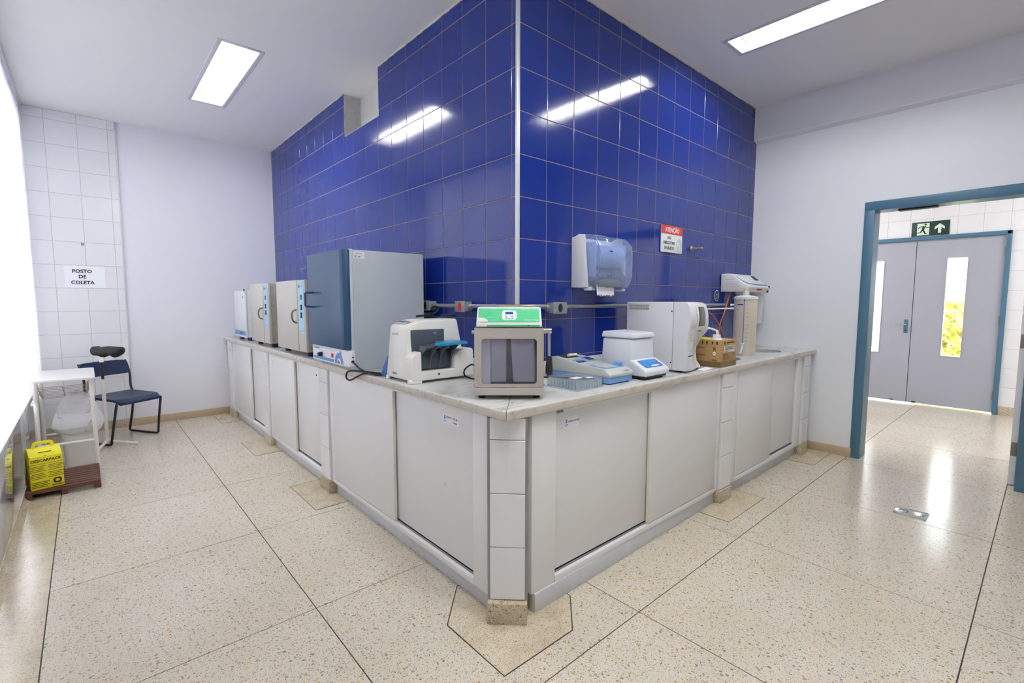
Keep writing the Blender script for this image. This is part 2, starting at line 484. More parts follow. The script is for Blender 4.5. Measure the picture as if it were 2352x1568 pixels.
class Thing:
    """Empty at the base; parts are built in world coordinates unless local=True"""
    def __init__(self, name, label, cat, loc, rz=0.0, group=None, kind=None):
        e = bpy.data.objects.new(name, None); COL.objects.link(e)
        e.empty_display_size = 0.05
        e.location = loc; e.rotation_euler = (0, 0, rz)
        tag(e, label, cat, group, kind)
        self.o = e
        self.M = Matrix.Translation(Vector(loc)) @ Matrix.Rotation(rz, 4, 'Z')
        self.inv = self.M.inverted()
    def part(self, name, mb, mats, parent=None, local=False, label=None, kind=None, smooth=35):
        if isinstance(mats, str): mats = [mats]
        me = mb.mesh(name, mats, None if local else self.inv, smooth)
        o = put(name, me, parent if parent is not None else self.o)
        if label: o['label'] = label
        if kind: o['kind'] = kind
        return o

def single(name, mb, mats, label=None, cat=None, group=None, kind=None, origin=None, smooth=35):
    if isinstance(mats, str): mats = [mats]
    if origin is None:
        vs = [v.co for v in mb.bm.verts]
        origin = (sum(v.x for v in vs) / len(vs), sum(v.y for v in vs) / len(vs), min(v.z for v in vs))
    me = mb.mesh(name, mats, Matrix.Translation(-Vector(origin)), smooth)
    o = put(name, me, None, origin)
    return tag(o, label, cat, group, kind)

# ------------------------------------------------------------------ room dimensions
XL, XR, YE, YB, ZC = -2.157, 3.055, 4.455, -2.5, 3.122
XF = 6.21            # corridor end wall
T = 0.905            # counter top height
PITCH_Z, Z0 = 0.225, 2.798
PX, OXR, OYL = 0.2258, 0.2262, 0.0487

# ---------- floor
fb = MB()
fb.box(XL - 0.3, XF + 0.3, YB - 1.7, YE + 0.3, -0.12, -0.0025)
floor = single('floor', fb, 'joint', kind='structure', origin=(0, 0, 0))
xs = [XL - 0.02, -1.978, -1.105, -0.075, 0.915, 1.905, 2.935, 3.92, 4.9, XF + 0.1]
ys = [YB - 1.5, -2.76, -1.825, -0.868, 0.075, 1.0, 1.915, 2.80, 4.09, YE + 0.02]
g = 0.0023
for i in range(len(xs) - 1):
    for j in range(len(ys) - 1):
        x0, x1, y0, y1 = xs[i], xs[i + 1], ys[j], ys[j + 1]
        if x0 > -0.2 and y0 > 0.0 and x1 < 3.0: continue
        if x0 > -0.2 and y0 > -0.9 and x0 < 2.9: y1 = min(y1, 0.05)
        if i == 0 and j not in (0,):        # unbroken strip along the left wall
            if j == 1: y1 = ys[-1]
            else: continue
        mb = MB().box(x0 + g, x1 - g, y0 + g, y1 - g, -0.02, 0.0)
        cx, cy = (x0 + x1) / 2, (y0 + y1) / 2
        me = mb.mesh('floor_panel', ['terrazzo_edge' if i == 0 else 'terrazzo'], Matrix.Translation((-cx, -cy, 0)), 0)
        put('floor_panel', me, floor, (cx, cy, 0))
# finer terrazzo patches round the counter pillars
def patch(pts):
    c = Vector((sum(p[0] for p in pts) / len(pts), sum(p[1] for p in pts) / len(pts)))
    outer = [(Vector(p) - c) * (1 + 0.006 / max((Vector(p) - c).length, 0.05)) + c for p in pts]
    o = put('floor_patch', MB().prism(pts, 'z', 0.0, 0.0012).mesh('floor_patch', ['terrazzo_fine'], None, 0), floor)
    put('joint_strip', MB().prism([tuple(p) for p in outer], 'z', 0.0, 0.0006).mesh('joint_strip', ['joint'], None, 0), o)
patch([(-0.50, -0.20), (-0.553, -0.20), (-0.738, -0.395), (-0.738, -0.752), (-0.378, -0.752), (-0.215, -0.595), (-0.215, -0.52)])
patch([(-0.756, 1.07), (-0.5, 1.07), (-0.5, 1.585), (-0.756, 1.585)])
patch([(-0.762, 2.497), (-0.5, 2.497), (-0.5, 3.015), (-0.762, 3.015)])
patch([(-0.748, 3.935), (-0.5, 3.935), (-0.5, 4.44), (-0.748, 4.44)])
patch([(1.055, -0.747), (1.583, -0.747), (1.583, -0.5), (1.055, -0.5)])
patch([(2.58, -0.752), (3.04, -0.745), (3.04, -0.5), (2.58, -0.5)])

# ---------- ceiling with recesses for two real and two added lights
LA = (-0.975, -0.735, 1.98, 3.262)
LB = (1.645, 1.878, -1.63, -0.35)
LC = (-1.20, -0.96, -1.95, -0.67)      # fill lamp added above the viewer, out of frame, for more overall light
LD = (-0.36, -0.12, -2.40, -1.12)        # made-up lamp right of the viewer, unseen, brightens the right cabinets
cb = MB()
cxs = sorted([XL - 0.2, LA[0], LA[1], LB[0], LB[1], LC[0], LC[1], LD[0], LD[1], XR + 0.2]); cys = sorted([YB - 0.2, LB[2], LB[3], LA[2], LA[3], LC[2], LC[3], LD[2], LD[3], YE + 0.2])
for i in range(9):
    for j in range(9):
        mx, my = (cxs[i] + cxs[i + 1]) / 2, (cys[j] + cys[j + 1]) / 2
        if any(h[0] < mx < h[1] and h[2] < my < h[3] for h in (LA, LB, LC, LD)): continue
        cb.face([(cxs[i], cys[j], ZC), (cxs[i], cys[j + 1], ZC), (cxs[i + 1], cys[j + 1], ZC), (cxs[i + 1], cys[j], ZC)])
bmesh.ops.remove_doubles(cb.bm, verts=cb.bm.verts, dist=1e-5)
single('ceiling', cb, 'ceiling_paint', kind='structure', origin=(0, 0, ZC), smooth=0)

# ---------- tile helper
_tile_cache = {}
def tile_mesh(w, h, normal, mat, depth=0.007, cache=True):
    key = (round(w, 4), round(h, 4), normal, mat)
    if cache and key in _tile_cache: return _tile_cache[key]
    c = 0.0016
    t = bmesh.new()
    prof = [(0, 0, 0), (0, 0, depth - c), (c, c, depth)]
    rings = []
    for (a, b, d) in prof:
        q = [(a, b), (w - a, b), (w - a, h - b), (a, h - b)]
        rings.append([t.verts.new({'-x': (-d, u, v), '-y': (u, -d, v), 'xy': (u, -d, v)}[normal]) for (u, v) in q])
    for A, B in zip(rings, rings[1:]):
        for k in range(4): t.faces.new((A[k], A[(k + 1) % 4], B[(k + 1) % 4], B[k]))
    t.faces.new(rings[-1])
    bmesh.ops.recalc_face_normals(t, faces=t.faces)
    # outward check
    nf = max(t.faces, key=lambda f: f.calc_area()).normal
    want = Vector((-1, 0, 0)) if normal == '-x' else Vector((0, -1, 0))
    if nf.dot(want) < 0: bmesh.ops.reverse_faces(t, faces=t.faces)
    me = bpy.data.meshes.new('tile'); t.to_mesh(me); t.free(); me.materials.append(MATS[mat])
    if cache: _tile_cache[key] = me
    return me

def subtract(rect, hole):
    (a0, a1, b0, b1), (h0, h1, k0, k1) = rect, hole
    if a1 <= h0 or a0 >= h1 or b1 <= k0 or b0 >= k1: return [rect]
    out = []
    if a0 < h0: out.append((a0, h0, b0, b1))
    if a1 > h1: out.append((h1, a1, b0, b1))
    m0, m1 = max(a0, h0), min(a1, h1)
    if b0 < k0: out.append((m0, m1, b0, k0))
    if b1 > k1: out.append((m0, m1, k1, b1))
    return out

def tile_wall(parent, normal, plane, us, vs, mat, gap, holes=(), jitter=0.0):
    """plane = coordinate of the grout plane behind the tiles"""
    for i in range(len(us) - 1):
        for j in range(len(vs) - 1):
            rects = [(us[i] + gap / 2, us[i + 1] - gap / 2, vs[j] + gap / 2, vs[j + 1] - gap / 2)]
            for h in holes: rects = [q for r in rects for q in subtract(r, h)]
            for (u0, u1, v0, v1) in rects:
                if u1 - u0 < 0.006 or v1 - v0 < 0.006: continue
                me = tile_mesh(u1 - u0, v1 - v0, normal, mat)
                o = put('tile', me, parent, (plane, u0, v0) if normal == '-x' else (u0, plane, v0))
                if jitter: o.rotation_euler = (random.gauss(0, jitter), random.gauss(0, jitter), random.gauss(0, jitter)) if normal == '-x' else (random.gauss(0, jitter), 0, random.gauss(0, jitter))

# ---------- blue partition block (two tiled faces meeting at the corner)
NOTCH = (1.607, 2.268, 2.758, ZC + 0.1)
d = 0.0018
wl = MB()
wl.box(d, 0.30, 0.008, NOTCH[0], 0, ZC); wl.box(d, 0.30, NOTCH[1], YE, 0, ZC); wl.box(d, 0.30, NOTCH[0], NOTCH[1], 0, NOTCH[2])
w_left = single('wall_partition_left', wl, 'grout_blue', kind='structure', origin=(0, 0, 0), smooth=0)
nm = MB(); nm.box(0.155, 0.30, NOTCH[0], NOTCH[1], NOTCH[2], ZC)
put('recess_back', nm.mesh('recess_back', ['plaster_recess'], None, 0), w_left)
nm = MB(); nm.box(0.004, 0.155, NOTCH[1] - 0.004, NOTCH[1] + 0.001, NOTCH[2] - 0.002, ZC - 0.001)
put('recess_plaster', nm.mesh('recess_plaster', ['plaster_raw'], None, 0), w_left)
nm = MB(); nm.box(0.004, 0.155, NOTCH[0], NOTCH[1], NOTCH[2] - 0.001, NOTCH[2] + 0.004); nm.box(0.004, 0.155, NOTCH[0] - 0.001, NOTCH[0] + 0.004, NOTCH[2], ZC - 0.001)
put('recess_sill', nm.mesh('recess_sill', ['plaster_recess'], None, 0), w_left)
wr = MB().box(0.008, XR + 0.1, d, 0.30, 0, ZC)
w_right = single('wall_partition_right', wr, 'grout_blue', kind='structure', origin=(0, 0, 0), smooth=0)
rows = [0.982, Z0 - 8 * PITCH_Z + 0.0] if False else [0.96] + [Z0 - k * PITCH_Z for k in range(8, -1, -1)] + [Z0 + PITCH_Z, ZC - 0.003]
colsL = [0.004] + [OYL + PX * c for c in range(0, 20)]
colsL = [c for c in colsL if c < YE - 0.02] + [YE - 0.006]
colsR = [0.004] + [OXR + PX * c for c in range(0, 14)]
colsR = [c for c in colsR if c < XR - 0.03] + [XR - 0.002]
tile_wall(w_left, '-x', 0.007, colsL, rows, 'blue_tile', 0.0042, [NOTCH], 0.0004)
tile_wall(w_right, '-y', 0.007, colsR, rows, 'blue_tile', 0.0042, [], 0.0004)
tr = MB().prism([(-0.006, 0.012), (-0.006, -0.001), (-0.001, -0.006), (0.012, -0.006), (0.012, 0.012)], 'z', 0.96, ZC, bev=0.001)
single('trim_1', tr, 'aluminium_white', label='slim white metal strip covering the corner of the blue tiled walls', kind='structure', origin=(0, 0, 0.96))
# chipped plaster where ceiling meets the blue tiles
pb = MB()
for (y0, y1) in ((0.45, 1.607), (2.268, 4.43)):
    n = 26
    for k in range(n):
        a = y0 + (y1 - y0) * k / n; b = y0 + (y1 - y0) * (k + 1) / n
        pb.box(-0.0065, 0.004, a, b, ZC - 0.004 - 0.006 * random.random(), ZC + 0.001)
put('plaster_edge', pb.mesh('plaster_edge', ['plaster_recess'], None, 0), w_left)
pb = MB()
for k in range(40):
    a = 0.3 + 2.7 * k / 40
    pb.box(a, a + 2.7 / 40, -0.0065, 0.004, ZC - 0.004 - 0.006 * random.random(), ZC + 0.001)
put('plaster_edge', pb.mesh('plaster_edge', ['plaster_recess'], None, 0), w_right)

# ---------- end wall (left half white tiles, right half paint)
we = MB().box(XL - 0.2, 0.3, YE, YE + 0.2, 0, ZC)
w_end = single('wall_far', we, 'wall_paint', kind='structure', origin=(0, YE, 0), smooth=0)
gb = MB().box(XL, -1.466, YE - 0.0132, YE + 0.001, 0.0, ZC)
put('grout_bed', gb.mesh('grout_bed', ['grout_white'], Matrix.Translation((0, -YE, 0)), 0), w_end)
cols = [XL, -1.985, -1.754, -1.525, -1.467]
wrows = [0.084] + [3.03 - 0.2264 * k for k in range(12, -1, -1)] + [ZC - 0.002]
tw = bpy.data.objects.new('white_tiling', None); COL.objects.link(tw); tw.parent = w_end; tw.location = (0, -YE, 0)
tile_wall(tw, '-y', YE - 0.008, cols, wrows, 'white_tile', 0.0035)
put('edge_strip', MB().box(-1.467, -1.460, YE - 0.017, YE + 0.001, 0.08, ZC - 0.002).mesh('edge_strip', ['aluminium_white'], Matrix.Translation((0, -YE, 0)), 0), w_end)
bbm = MB().box(XL, -1.462, YE - 0.019, YE, 0, 0.084, bev=0.003)
put('terrazzo_skirting', bbm.mesh('terrazzo_skirting', ['terrazzo_base'], Matrix.Translation((0, -YE, 0))), w_end)
single('baseboard_far', MB().box(-1.46, -0.57, YE - 0.016, YE + 0.001, 0, 0.077, bev=0.002), 'baseboard', label='beige stone skirting below the white end wall', kind='structure')
single('baseboard_right', MB().box(XR - 0.016, XR + 0.001, -0.893, -0.56, 0, 0.077, bev=0.002), 'baseboard', label='beige stone skirting between counter and blue door frame', kind='structure')

# ---------- left wall: glossy grey lower panels, window opening above with curtain
wlm = MB()
wlm.box(XL - 0.2, XL - 0.012, YB - 0.1, YE + 0.1, 0, 0.56)
wlm.box(XL - 0.2, XL, YB - 0.1, 0.6, 0.56, ZC)
wlm.box(XL - 0.2, XL, 0.6, YE + 0.1, 3.0, ZC)
wlm.box(XL - 0.2, XL, 4.36, YE + 0.1, 0.56, 3.0)
w_l = single('wall_left', wlm, 'wall_paint', kind='structure', origin=(XL, 0, 0), smooth=0)
yy = [YB, -1.2, 0.05, 1.30, 2.62, 3.70, YE - 0.02]
for a, b in zip(yy, yy[1:]):
    put('wall_panel', MB().box(-0.012, 0.0, a + 0.002, b - 0.002, 0.055, 0.562, bev=0.0012).mesh('wall_panel', ['wainscot']), w_l)
put('terrazzo_cove', MB().prism([(-0.012, 0.0), (0.028, 0.0), (0.014, 0.012), (0.006, 0.03), (0.004, 0.056), (-0.012, 0.056)], 'y', YB, YE - 0.02).mesh('terrazzo_cove', ['terrazzo_edge']), w_l)
wf = MB()
for y in (0.62, 1.55, 2.48, 3.41, 4.34): wf.box(XL - 0.13, XL - 0.09, y - 0.02, y + 0.02, 0.56, 3.0)
for z in (0.58, 2.1, 2.98): wf.box(XL - 0.128, XL - 0.092, 0.6, 4.36, z - 0.02, z + 0.02)
single('window_1', wf, 'aluminium_white', label='aluminium window frame behind the white curtain', kind='structure', smooth=0)
cu = MB().grid(lambda u, v: (XL + 0.014 + 0.0045 * math.sin(u * 150 + 0.6 * math.sin(u * 37)) * (0.04 + 0.96 * v), 0.5 + u * 3.9, 0.566 + v * 2.53), 420, 8)
single('curtain', cu, 'curtain', label='full-height white curtain glowing with daylight along the left wall', cat='curtain')
single('curtain_rail', MB().box(XL + 0.002, XL + 0.03, 0.45, YE - 0.03, ZC - 0.02, ZC - 0.001, bev=0.003), 'frame_white', label='white curtain rail under the ceiling above the left curtain', cat='rail')

# ---------- back wall behind the viewer (blue, closes the room)
single('wall_back', MB().box(XL - 0.2, XR + 0.2, YB - 0.15, YB, 0, ZC), 'back_paint', kind='structure', smooth=0)

# ---------- right wall with doorway, ceiling beam
DY0, DY1, DZ = -0.955, -1.862, 2.063
wm_ = MB()
wm_.box(XR, XR + 0.15, DY0 + 0.02, 0.1, 0, ZC)
wm_.box(XR, XR + 0.15, DY1 - 0.02, DY0 + 0.02, DZ + 0.02, ZC)
wm_.box(XR, XR + 0.15, YB - 0.1, DY1 - 0.02, 0, ZC)
single('wall_right', wm_, 'wall_paint_cool', kind='structure', origin=(XR, 0, 0), smooth=0)
bm_ = MB().prism([(XR + 0.002, 2.806), (XR + 0.002, ZC), (2.992, ZC), (2.992, 2.83), (2.998, 2.82)], 'y', YB, 0.003)
single('trim_2', bm_, 'wall_paint', label='white boxed beam along the top of the right wall', kind='structure', smooth=0)
dr = Thing('door_1', 'blue painted door frame around the open doorway in the right wall', 'door frame', (XR, -1.41, 0), kind='structure')
del dr.o['category']
fx0, fx1 = XR - 0.014, XR + 0.165
def jamb(y0, y1, side):
    m = MB(); m.box(fx0, XR + 0.004, y0, y1, 0, DZ + 0.002, bev=0.003)
    yi = DY0 if side > 0 else DY1
    m.box(XR - 0.004, fx1, min(yi, yi + side * 0.02), max(yi, yi + side * 0.02), 0, DZ + 0.01)
    return m
dr.part('jamb', jamb(DY0, -0.885, 1), 'door_blue'); dr.part('jamb', jamb(-1.935, DY1, -1), 'door_blue')
m = MB(); m.box(fx0, XR + 0.004, -1.935, -0.885, DZ, 2.136, bev=0.003); m.box(XR - 0.004, fx1, DY1 - 0.02, DY0 + 0.02, DZ, DZ + 0.02)
dr.part('head', m, 'door_blue')
dr.part('stop', MB().box(XR + 0.06, XR + 0.13, -1.33, -1.09, DZ - 0.012, DZ + 0.002, bev=0.002), 'chair_frame')
lf = MB().box(XR + 0.116, XR + 0.96, -1.858, -1.823, 0.008, 2.05, bev=0.002)
leaf = dr.part('leaf', lf, 'frame_white', label='white door leaf standing open into the corridor')
for z in (0.27, 1.05, 1.83):
    dr.part('hinge', MB().box(XR + 0.11, XR + 0.118, -1.857, -1.826, z - 0.05, z + 0.05, bev=0.001), 'hinge_brown', leaf)

# ---------- corridor beyond the doorway
CY0, CY1, CZ = -3.9, 1.6, 2.95
cw = MB()
cw.box(XR + 0.15, XF + 0.2, CY1, CY1 + 0.12, 0, CZ)
cw.box(XR + 0.15, XF + 0.2, CY0 - 0.12, CY0, 0, CZ)
cw.box(XR + 0.1, XR + 0.15, CY0, YB - 0.1, 0, CZ)
single('wall_corridor_side', cw, 'wall_paint_cool', kind='structure', smooth=0)
single('ceiling_corridor', MB().box(XR + 0.15, XF + 0.2, CY0, CY1, CZ, CZ + 0.1), 'ceiling_paint', kind='structure', smooth=0)
FD = (-1.60, 0.09, 2.146)     # double door opening
cf = MB()
XG = XF - 0.0052
cf.box(XG, XF + 0.15, CY0, FD[0], 0, CZ); cf.box(XG, XF + 0.15, FD[1], CY1, 0, CZ); cf.box(XG, XF + 0.15, FD[0], FD[1], FD[2], CZ)
w_cf = single('wall_corridor_far', cf, 'grout_white', kind='structure', origin=(XF, 0, 0), smooth=0)
tw2 = bpy.data.objects.new('white_tiling', None); COL.objects.link(tw2); tw2.parent = w_cf; tw2.location = (-XF, 0, 0)
ccols = [-1.581 + 0.2265 * k for k in range(-4, 9)]
crows = [0.098 + 0.2265 * k for k in range(0, 12)]
tile_wall(tw2, '-x', XF, ccols, crows, 'white_tile', 0.0035, [(FD[0], FD[1], 0.0, FD[2])])
put('terrazzo_skirting', MB().box(-0.018, 0.0, CY0, FD[0] - 0.005, 0, 0.098, bev=0.003).mesh('terrazzo_skirting', ['terrazzo_base']), w_cf)
d2 = Thing('door_2', 'pair of grey doors with narrow glass panes in a blue frame', 'double door', (XF, -0.755, 0), kind='structure')
del d2.o['category']
fr = 0.045
d2.part('jamb', MB().box(XF - 0.035, XF + 0.12, FD[0], FD[0] + fr, 0, FD[2], bev=0.008, seg=3), 'door_blue')
d2.part('jamb', MB().box(XF - 0.035, XF + 0.12, FD[1] - fr, FD[1], 0, FD[2], bev=0.008, seg=3), 'door_blue')
d2.part('head', MB().box(XF - 0.035, XF + 0.12, FD[0], FD[1], FD[2] - 0.048, FD[2], bev=0.008, seg=3), 'door_blue')
def leaf2(y0, y1, wy0, wy1, pane):
    z0, z1, wz0, wz1 = 0.014, FD[2] - 0.05, 0.648, 1.865
    m = MB(); x0, x1 = XF + 0.0, XF + 0.04
    m.box(x0, x1, y0, wy0, z0, z1); m.box(x0, x1, wy1, y1, z0, z1); m.box(x0, x1, wy0, wy1, z0, wz0); m.box(x0, x1, wy0, wy1, wz1, z1)
    lf = d2.part('leaf', m, 'door_grey', smooth=0)
    m = MB(); w = 0.008
    for a in ((wy0 - w, wy0 + 0.003, wz0 - w, wz1 + w), (wy1 - 0.003, wy1 + w, wz0 - w, wz1 + w), (wy0, wy1, wz0 - w, wz0 + 0.003), (wy0, wy1, wz1 - 0.003, wz1 + w)):
        m.box(x0 - 0.006, x1 + 0.004, *a, bev=0.001)
    d2.part('pane_bead', m, 'door_grey', lf)
    d2.part('pane', MB().box(XF + 0.018, XF + 0.022, wy0, wy1, wz0, wz1), pane, lf)
    return lf
lr = leaf2(FD[0] + fr + 0.003, -0.759, -1.245, -1.058, 'pane_clear')
ll = leaf2(-0.752, FD[1] - fr - 0.003, -0.432, -0.245, 'pane_frost')
d2.part('astragal', MB().box(XF + 0.041, XF + 0.05, -0.785, -0.725, 0.014, FD[2] - 0.05, bev=0.001), 'door_grey', lr)
for z in (0.22, 1.11, 1.91):
    d2.part('hinge', MB().cyl((XF - 0.012, FD[0] + fr + 0.002, z - 0.05), (XF - 0.012, FD[0] + fr + 0.002, z + 0.05), 0.008, n=10), 'hinge_brown', lr)
m = MB().box(XF - 0.006, XF, -0.722, -0.68, 0.918, 1.095, bev=0.004)
plate = d2.part('lock_plate', m, 'door_blue', ll)
m = MB(); m.cyl((XF - 0.04, -0.70, 1.03), (XF, -0.70, 1.03), 0.009, n=10); m.tube([(XF - 0.04, -0.70, 1.03), (XF - 0.042, -0.66, 1.03), (XF - 0.04, -0.60, 1.03)], 0.008, 8)
d2.part('lever_handle', m, 'chrome', ll)
d2.part('keyhole', MB().cyl((XF - 0.009, -0.70, 0.955), (XF - 0.005, -0.70, 0.955), 0.009, n=12), 'black_plastic', ll)
for y, q in ((-0.60, ll), (-0.83, lr)):
    d2.part('floor_bolt', MB().box(XF - 0.01, XF, y - 0.02, y + 0.02, 0.02, 0.035, bev=0.003), 'black_plastic', q)
# two invented corridor lamps, never in view, added to brighten the corridor
for (ly0, ly1, lb_) in ((0.15, 1.45, 'added unseen fill light on the corridor ceiling, left of the doorway'), (-3.75, -2.45, 'added unseen fill light on the corridor ceiling, right of the doorway')):
    cl = Thing('ceiling_light', lb_, 'light', (4.7, (ly0 + ly1) / 2, CZ))
    cl.part('housing', MB().box(4.52, 4.88, ly0, ly1, CZ - 0.06, CZ - 0.001, bev=0.004), 'lamp_housing')
    for x in (4.59, 4.66, 4.74, 4.81):
        cl.part('tube', MB().cyl((x, ly0 + 0.05, CZ - 0.085), (x, ly1 - 0.05, CZ - 0.085), 0.014, n=12), 'tube')

# ---------- outside, seen through the clear door pane
single('ground', MB().box(XF + 0.16, 22, -12, 9, -0.25, -0.16), 'ground_out', label='pale paving outside beyond the grey doors', kind='structure', smooth=0)
sh = Thing('shrub', 'yellow-green shrub outside behind the right glass door pane', 'shrub', (8.6, -0.92, -0.16))
t = bmesh.new()
rs = random.Random(3)
for k in range(2600):
    a, b = rs.uniform(0, 2 * PI), rs.uniform(-1, 1)
    rr = 0.62 * rs.uniform(0.55, 1.0)
    c = Vector((8.6 + rr * math.sqrt(1 - b * b) * math.cos(a), -0.92 + rr * 1.1 * math.sqrt(1 - b * b) * math.sin(a), 0.62 + 0.72 * b * rs.uniform(0.6, 1)))
    n = Vector((rs.gauss(0, 1), rs.gauss(0, 1), rs.gauss(0.4, 1))).normalized(); u = n.orthogonal().normalized(); v = n.cross(u)
    s = rs.uniform(0.05, 0.09)
    t.faces.new([t.verts.new(c + u * s), t.verts.new(c + v * s * 0.5), t.verts.new(c - u * s), t.verts.new(c - v * s * 0.5)])
mb = MB(); mb._add(t)
sh.part('foliage', mb, 'foliage', smooth=0, kind='stuff')
sh.part('stem', MB().cyl((8.6, -0.92, -0.16), (8.6, -0.92, 0.6), 0.035, 0.02, 8), 'trunk')
single('concrete_post', MB().box(10.2, 10.5, -0.80, -0.68, -0.16, 4.2, bev=0.01), 'concrete_out', label='pale concrete post standing outside behind the shrub', cat='post')

# ------------------------------------------------------------------ counter
EDGE, FACE, PIL, TOE = -0.595, -0.570, -0.585, -0.542
SLB = 0.041
def swap(q):           # mirror a left-run box (x<->y) into the right run
    return (q[2], q[3], q[0], q[1], q[4], q[5])

def cabinet(run, a0, a1, s0, s1, seam, front_first, label, lbl=None, toe=(None, None)):
    """run 'L': along y on plane x=FACE, 'R': along x on plane y=FACE. a0..a1 extent, s0/s1 stile widths,
    seam = coordinate where doors meet, front_first: True if the low-coordinate door is the front one"""
    mid = (a0 + a1) / 2
    th = Thing('base_cabinet', label, 'cabinet', (-0.3, mid, 0) if run == 'L' else (mid, -0.3, 0), group=None)
    def B(d0, d1, b0, b1, z0, z1, mi=0, bev=0.0, m=None):
        m = m or MB()
        if run == 'L': m.box(d0, d1, b0, b1, z0, z1, mi, bev)
        else: m.box(b0, b1, d0, d1, z0, z1, mi, bev)
        return m
    zt = T - SLB - 0.001
    m = B(-0.545, -0.03, max(a0 + 0.003, -0.44) if run == 'L' else (a0 + 0.003 if a0 > 0 else -0.025), a1 - 0.003, 0.085, zt)
    if run == 'R' and a0 < 0: B(-0.545, -0.50, a0 + 0.003, -0.024, 0.085, zt, m=m)
    th.part('carcass', m, 'gap_dark', smooth=0)
    th.part('stile', B(FACE, -0.53, a0, a0 + s0, 0.085, zt, 0, 0.0015), 'frame_white')
    th.part('stile', B(FACE, -0.53, a1 - s1, a1, 0.085, zt, 0, 0.0015), 'frame_white')
    th.part('bottom_rail', B(FACE - 0.002, -0.53, a0 + s0, a1 - s1, 0.085, 0.113, 0, 0.0015), 'frame_white')
    th.part('top_rail', B(FACE, -0.53, a0 + s0, a1 - s1, zt - 0.016, zt, 0, 0.0015), 'frame_white')
    i0, i1 = a0 + s0, a1 - s1
    lo_f = front_first
    def door(b0, b1, front):
        x0 = FACE - 0.001 if front else FACE + 0.021
        mb = B(x0, x0 + 0.017, b0, b1, 0.119 if front else 0.127, zt - 0.012, 0, 0.0012)
        dd = th.part('door', mb, 'laminate')
        return dd, x0
    ov = 0.02
    if lo_f: dA = door(i0 + 0.004, seam, True); dB = door(seam - ov, i1 - 0.004, False)
    else: dA = door(i0 + 0.014, seam + ov, False); dB = door(seam, i1 - 0.004, True)
    # pale edge band of the front door at the seam, aluminium track below the rear door
    fd = dA if lo_f else dB
    e = seam + 0.0006 if lo_f else seam - 0.0006
    eb = B(fd[1] + 0.0015, fd[1] + 0.0165, min(seam, e), max(seam, e), 0.119, zt - 0.012)
    th.part('edge_band', eb, 'laminate_edge', fd[0], smooth=0)
    for dd, b0, b1 in ((0.0, i0, i1),):
        th.part('track', B(FACE + 0.017, FACE + 0.020, i0, i1, 0.110, 0.122), 'track_grey', smooth=0)
    t0, t1 = toe
    if run == 'R' and a0 < 0:
        th.part('toe_kick', MB().prism([(t0, -0.580), (t1, -0.554), (t1, -0.53), (t0, -0.53)], 'z', 0.0005, 0.0845, bev=0.001), 'marble_grey')
    else: th.part('toe_kick', B(TOE, TOE + 0.02, a0 if t0 is None else t0, a1 if t1 is None else t1, 0.0005, 0.085, 0, 0.001), 'marble_grey')
    return th, dA, dB

c1, c1a, c1b = cabinet('L', -0.445, 1.272, 0.10, 0.05, 0.372, False, 'white sliding-door cabinet left of the tiled corner pillar, nearest the viewer', toe=(-0.44, 1.262))
c2, c2a, c2b = cabinet('L', 1.437, 2.71, 0.03, 0.06, 2.02, False, 'white sliding-door cabinet under the tan incubator, middle of the left counter run', toe=(1.43, 2.70))
c3, c3a, c3b = cabinet('L', 2.89, 4.13, 0.03, 0.09, 3.38, False, 'white sliding-door cabinet at the far end of the left counter, beside the end wall', toe=(2.88, 4.12))
ca, caa, cab_ = cabinet('R', -0.432, 1.268, 0.145, 0.04, 0.452, False, 'cream sliding-door cabinet right of the corner pillar with a small printed label', toe=(-0.418, 1.255))
cb_, cba, cbb = cabinet('R', 1.43, 2.79, 0.09, 0.115, 2.145, True, 'cream sliding-door cabinet at the right end of the counter under the water tank', toe=(1.425, 2.78))

# small labels on the doors (print on paper)
def sticker(th, parent, o, xd, w, h, lines, mats=('paper', 'print_dark', 'print_blue')):
    M = frame_mat(o, xd, (0, 0, 1))
    m = MB(); m.box(-w / 2, w / 2, -h / 2, h / 2, 0, 0.0006, mat=M)
    for (s, size, x, y, mi) in lines:
        if s.startswith('#'):
            a, b = [float(v) for v in s[1:].split(',')]
            m.box(x - a / 2, x + a / 2, y - b / 2, y + b / 2, 0.0004, 0.0010, mi, mat=M)
        else:
            m.text(s, size, M @ Matrix.Translation((x, y, 0.0008)), mi)
    th.part('label_sticker', m, list(mats), parent, smooth=0)
sticker(c1, c1a[0], (FACE + 0.0205, -0.15, 0.782), (0, -1, 0), 0.125, 0.046, [('HEMATO', 0.0115, -0.009, 0.009, 1), ('10-A', 0.018, 0.038, 0.008, 1), ('Coleta', 0.012, 0.036, -0.010, 1), ('#0.012,0.016', 0, -0.046, 0.006, 2), ('#0.02,0.004', 0, -0.045, -0.012, 2)])
sticker(c1, c1a[0], (FACE + 0.0205, -0.10, 0.46), (0, -1, 0), 0.02, 0.04, [('#0.008,0.018', 0, 0, 0, 1)], mats=('laminate', 'print_sky'))
sticker(c2, c2a[0], (FACE + 0.0205, 1.575, 0.785), (0, -1, 0), 0.03, 0.038, [('#0.018,0.012', 0, 0, 0.002, 1)])
sticker(c2, c2b[0], (FACE - 0.0015, 2.60, 0.79), (0, -1, 0), 0.05, 0.05, [('i', 0.02, 0.0, 0.0, 1)], mats=('laminate', 'print_grey'))
sticker(ca, caa[0], (FACE + 0.0205, 0, 0)[1:1] or (-0.165, FACE + 0.0205, 0.785), (1, 0, 0), 0.10, 0.048, [('HEMATOLOGIA', 0.0105, 0.0155, 0.004, 1), ('#0.011,0.016', 0, -0.034, 0.008, 2), ('#0.024,0.003', 0, -0.034, -0.008, 2), ('#0.02,0.002', 0, -0.034, -0.014, 2)])
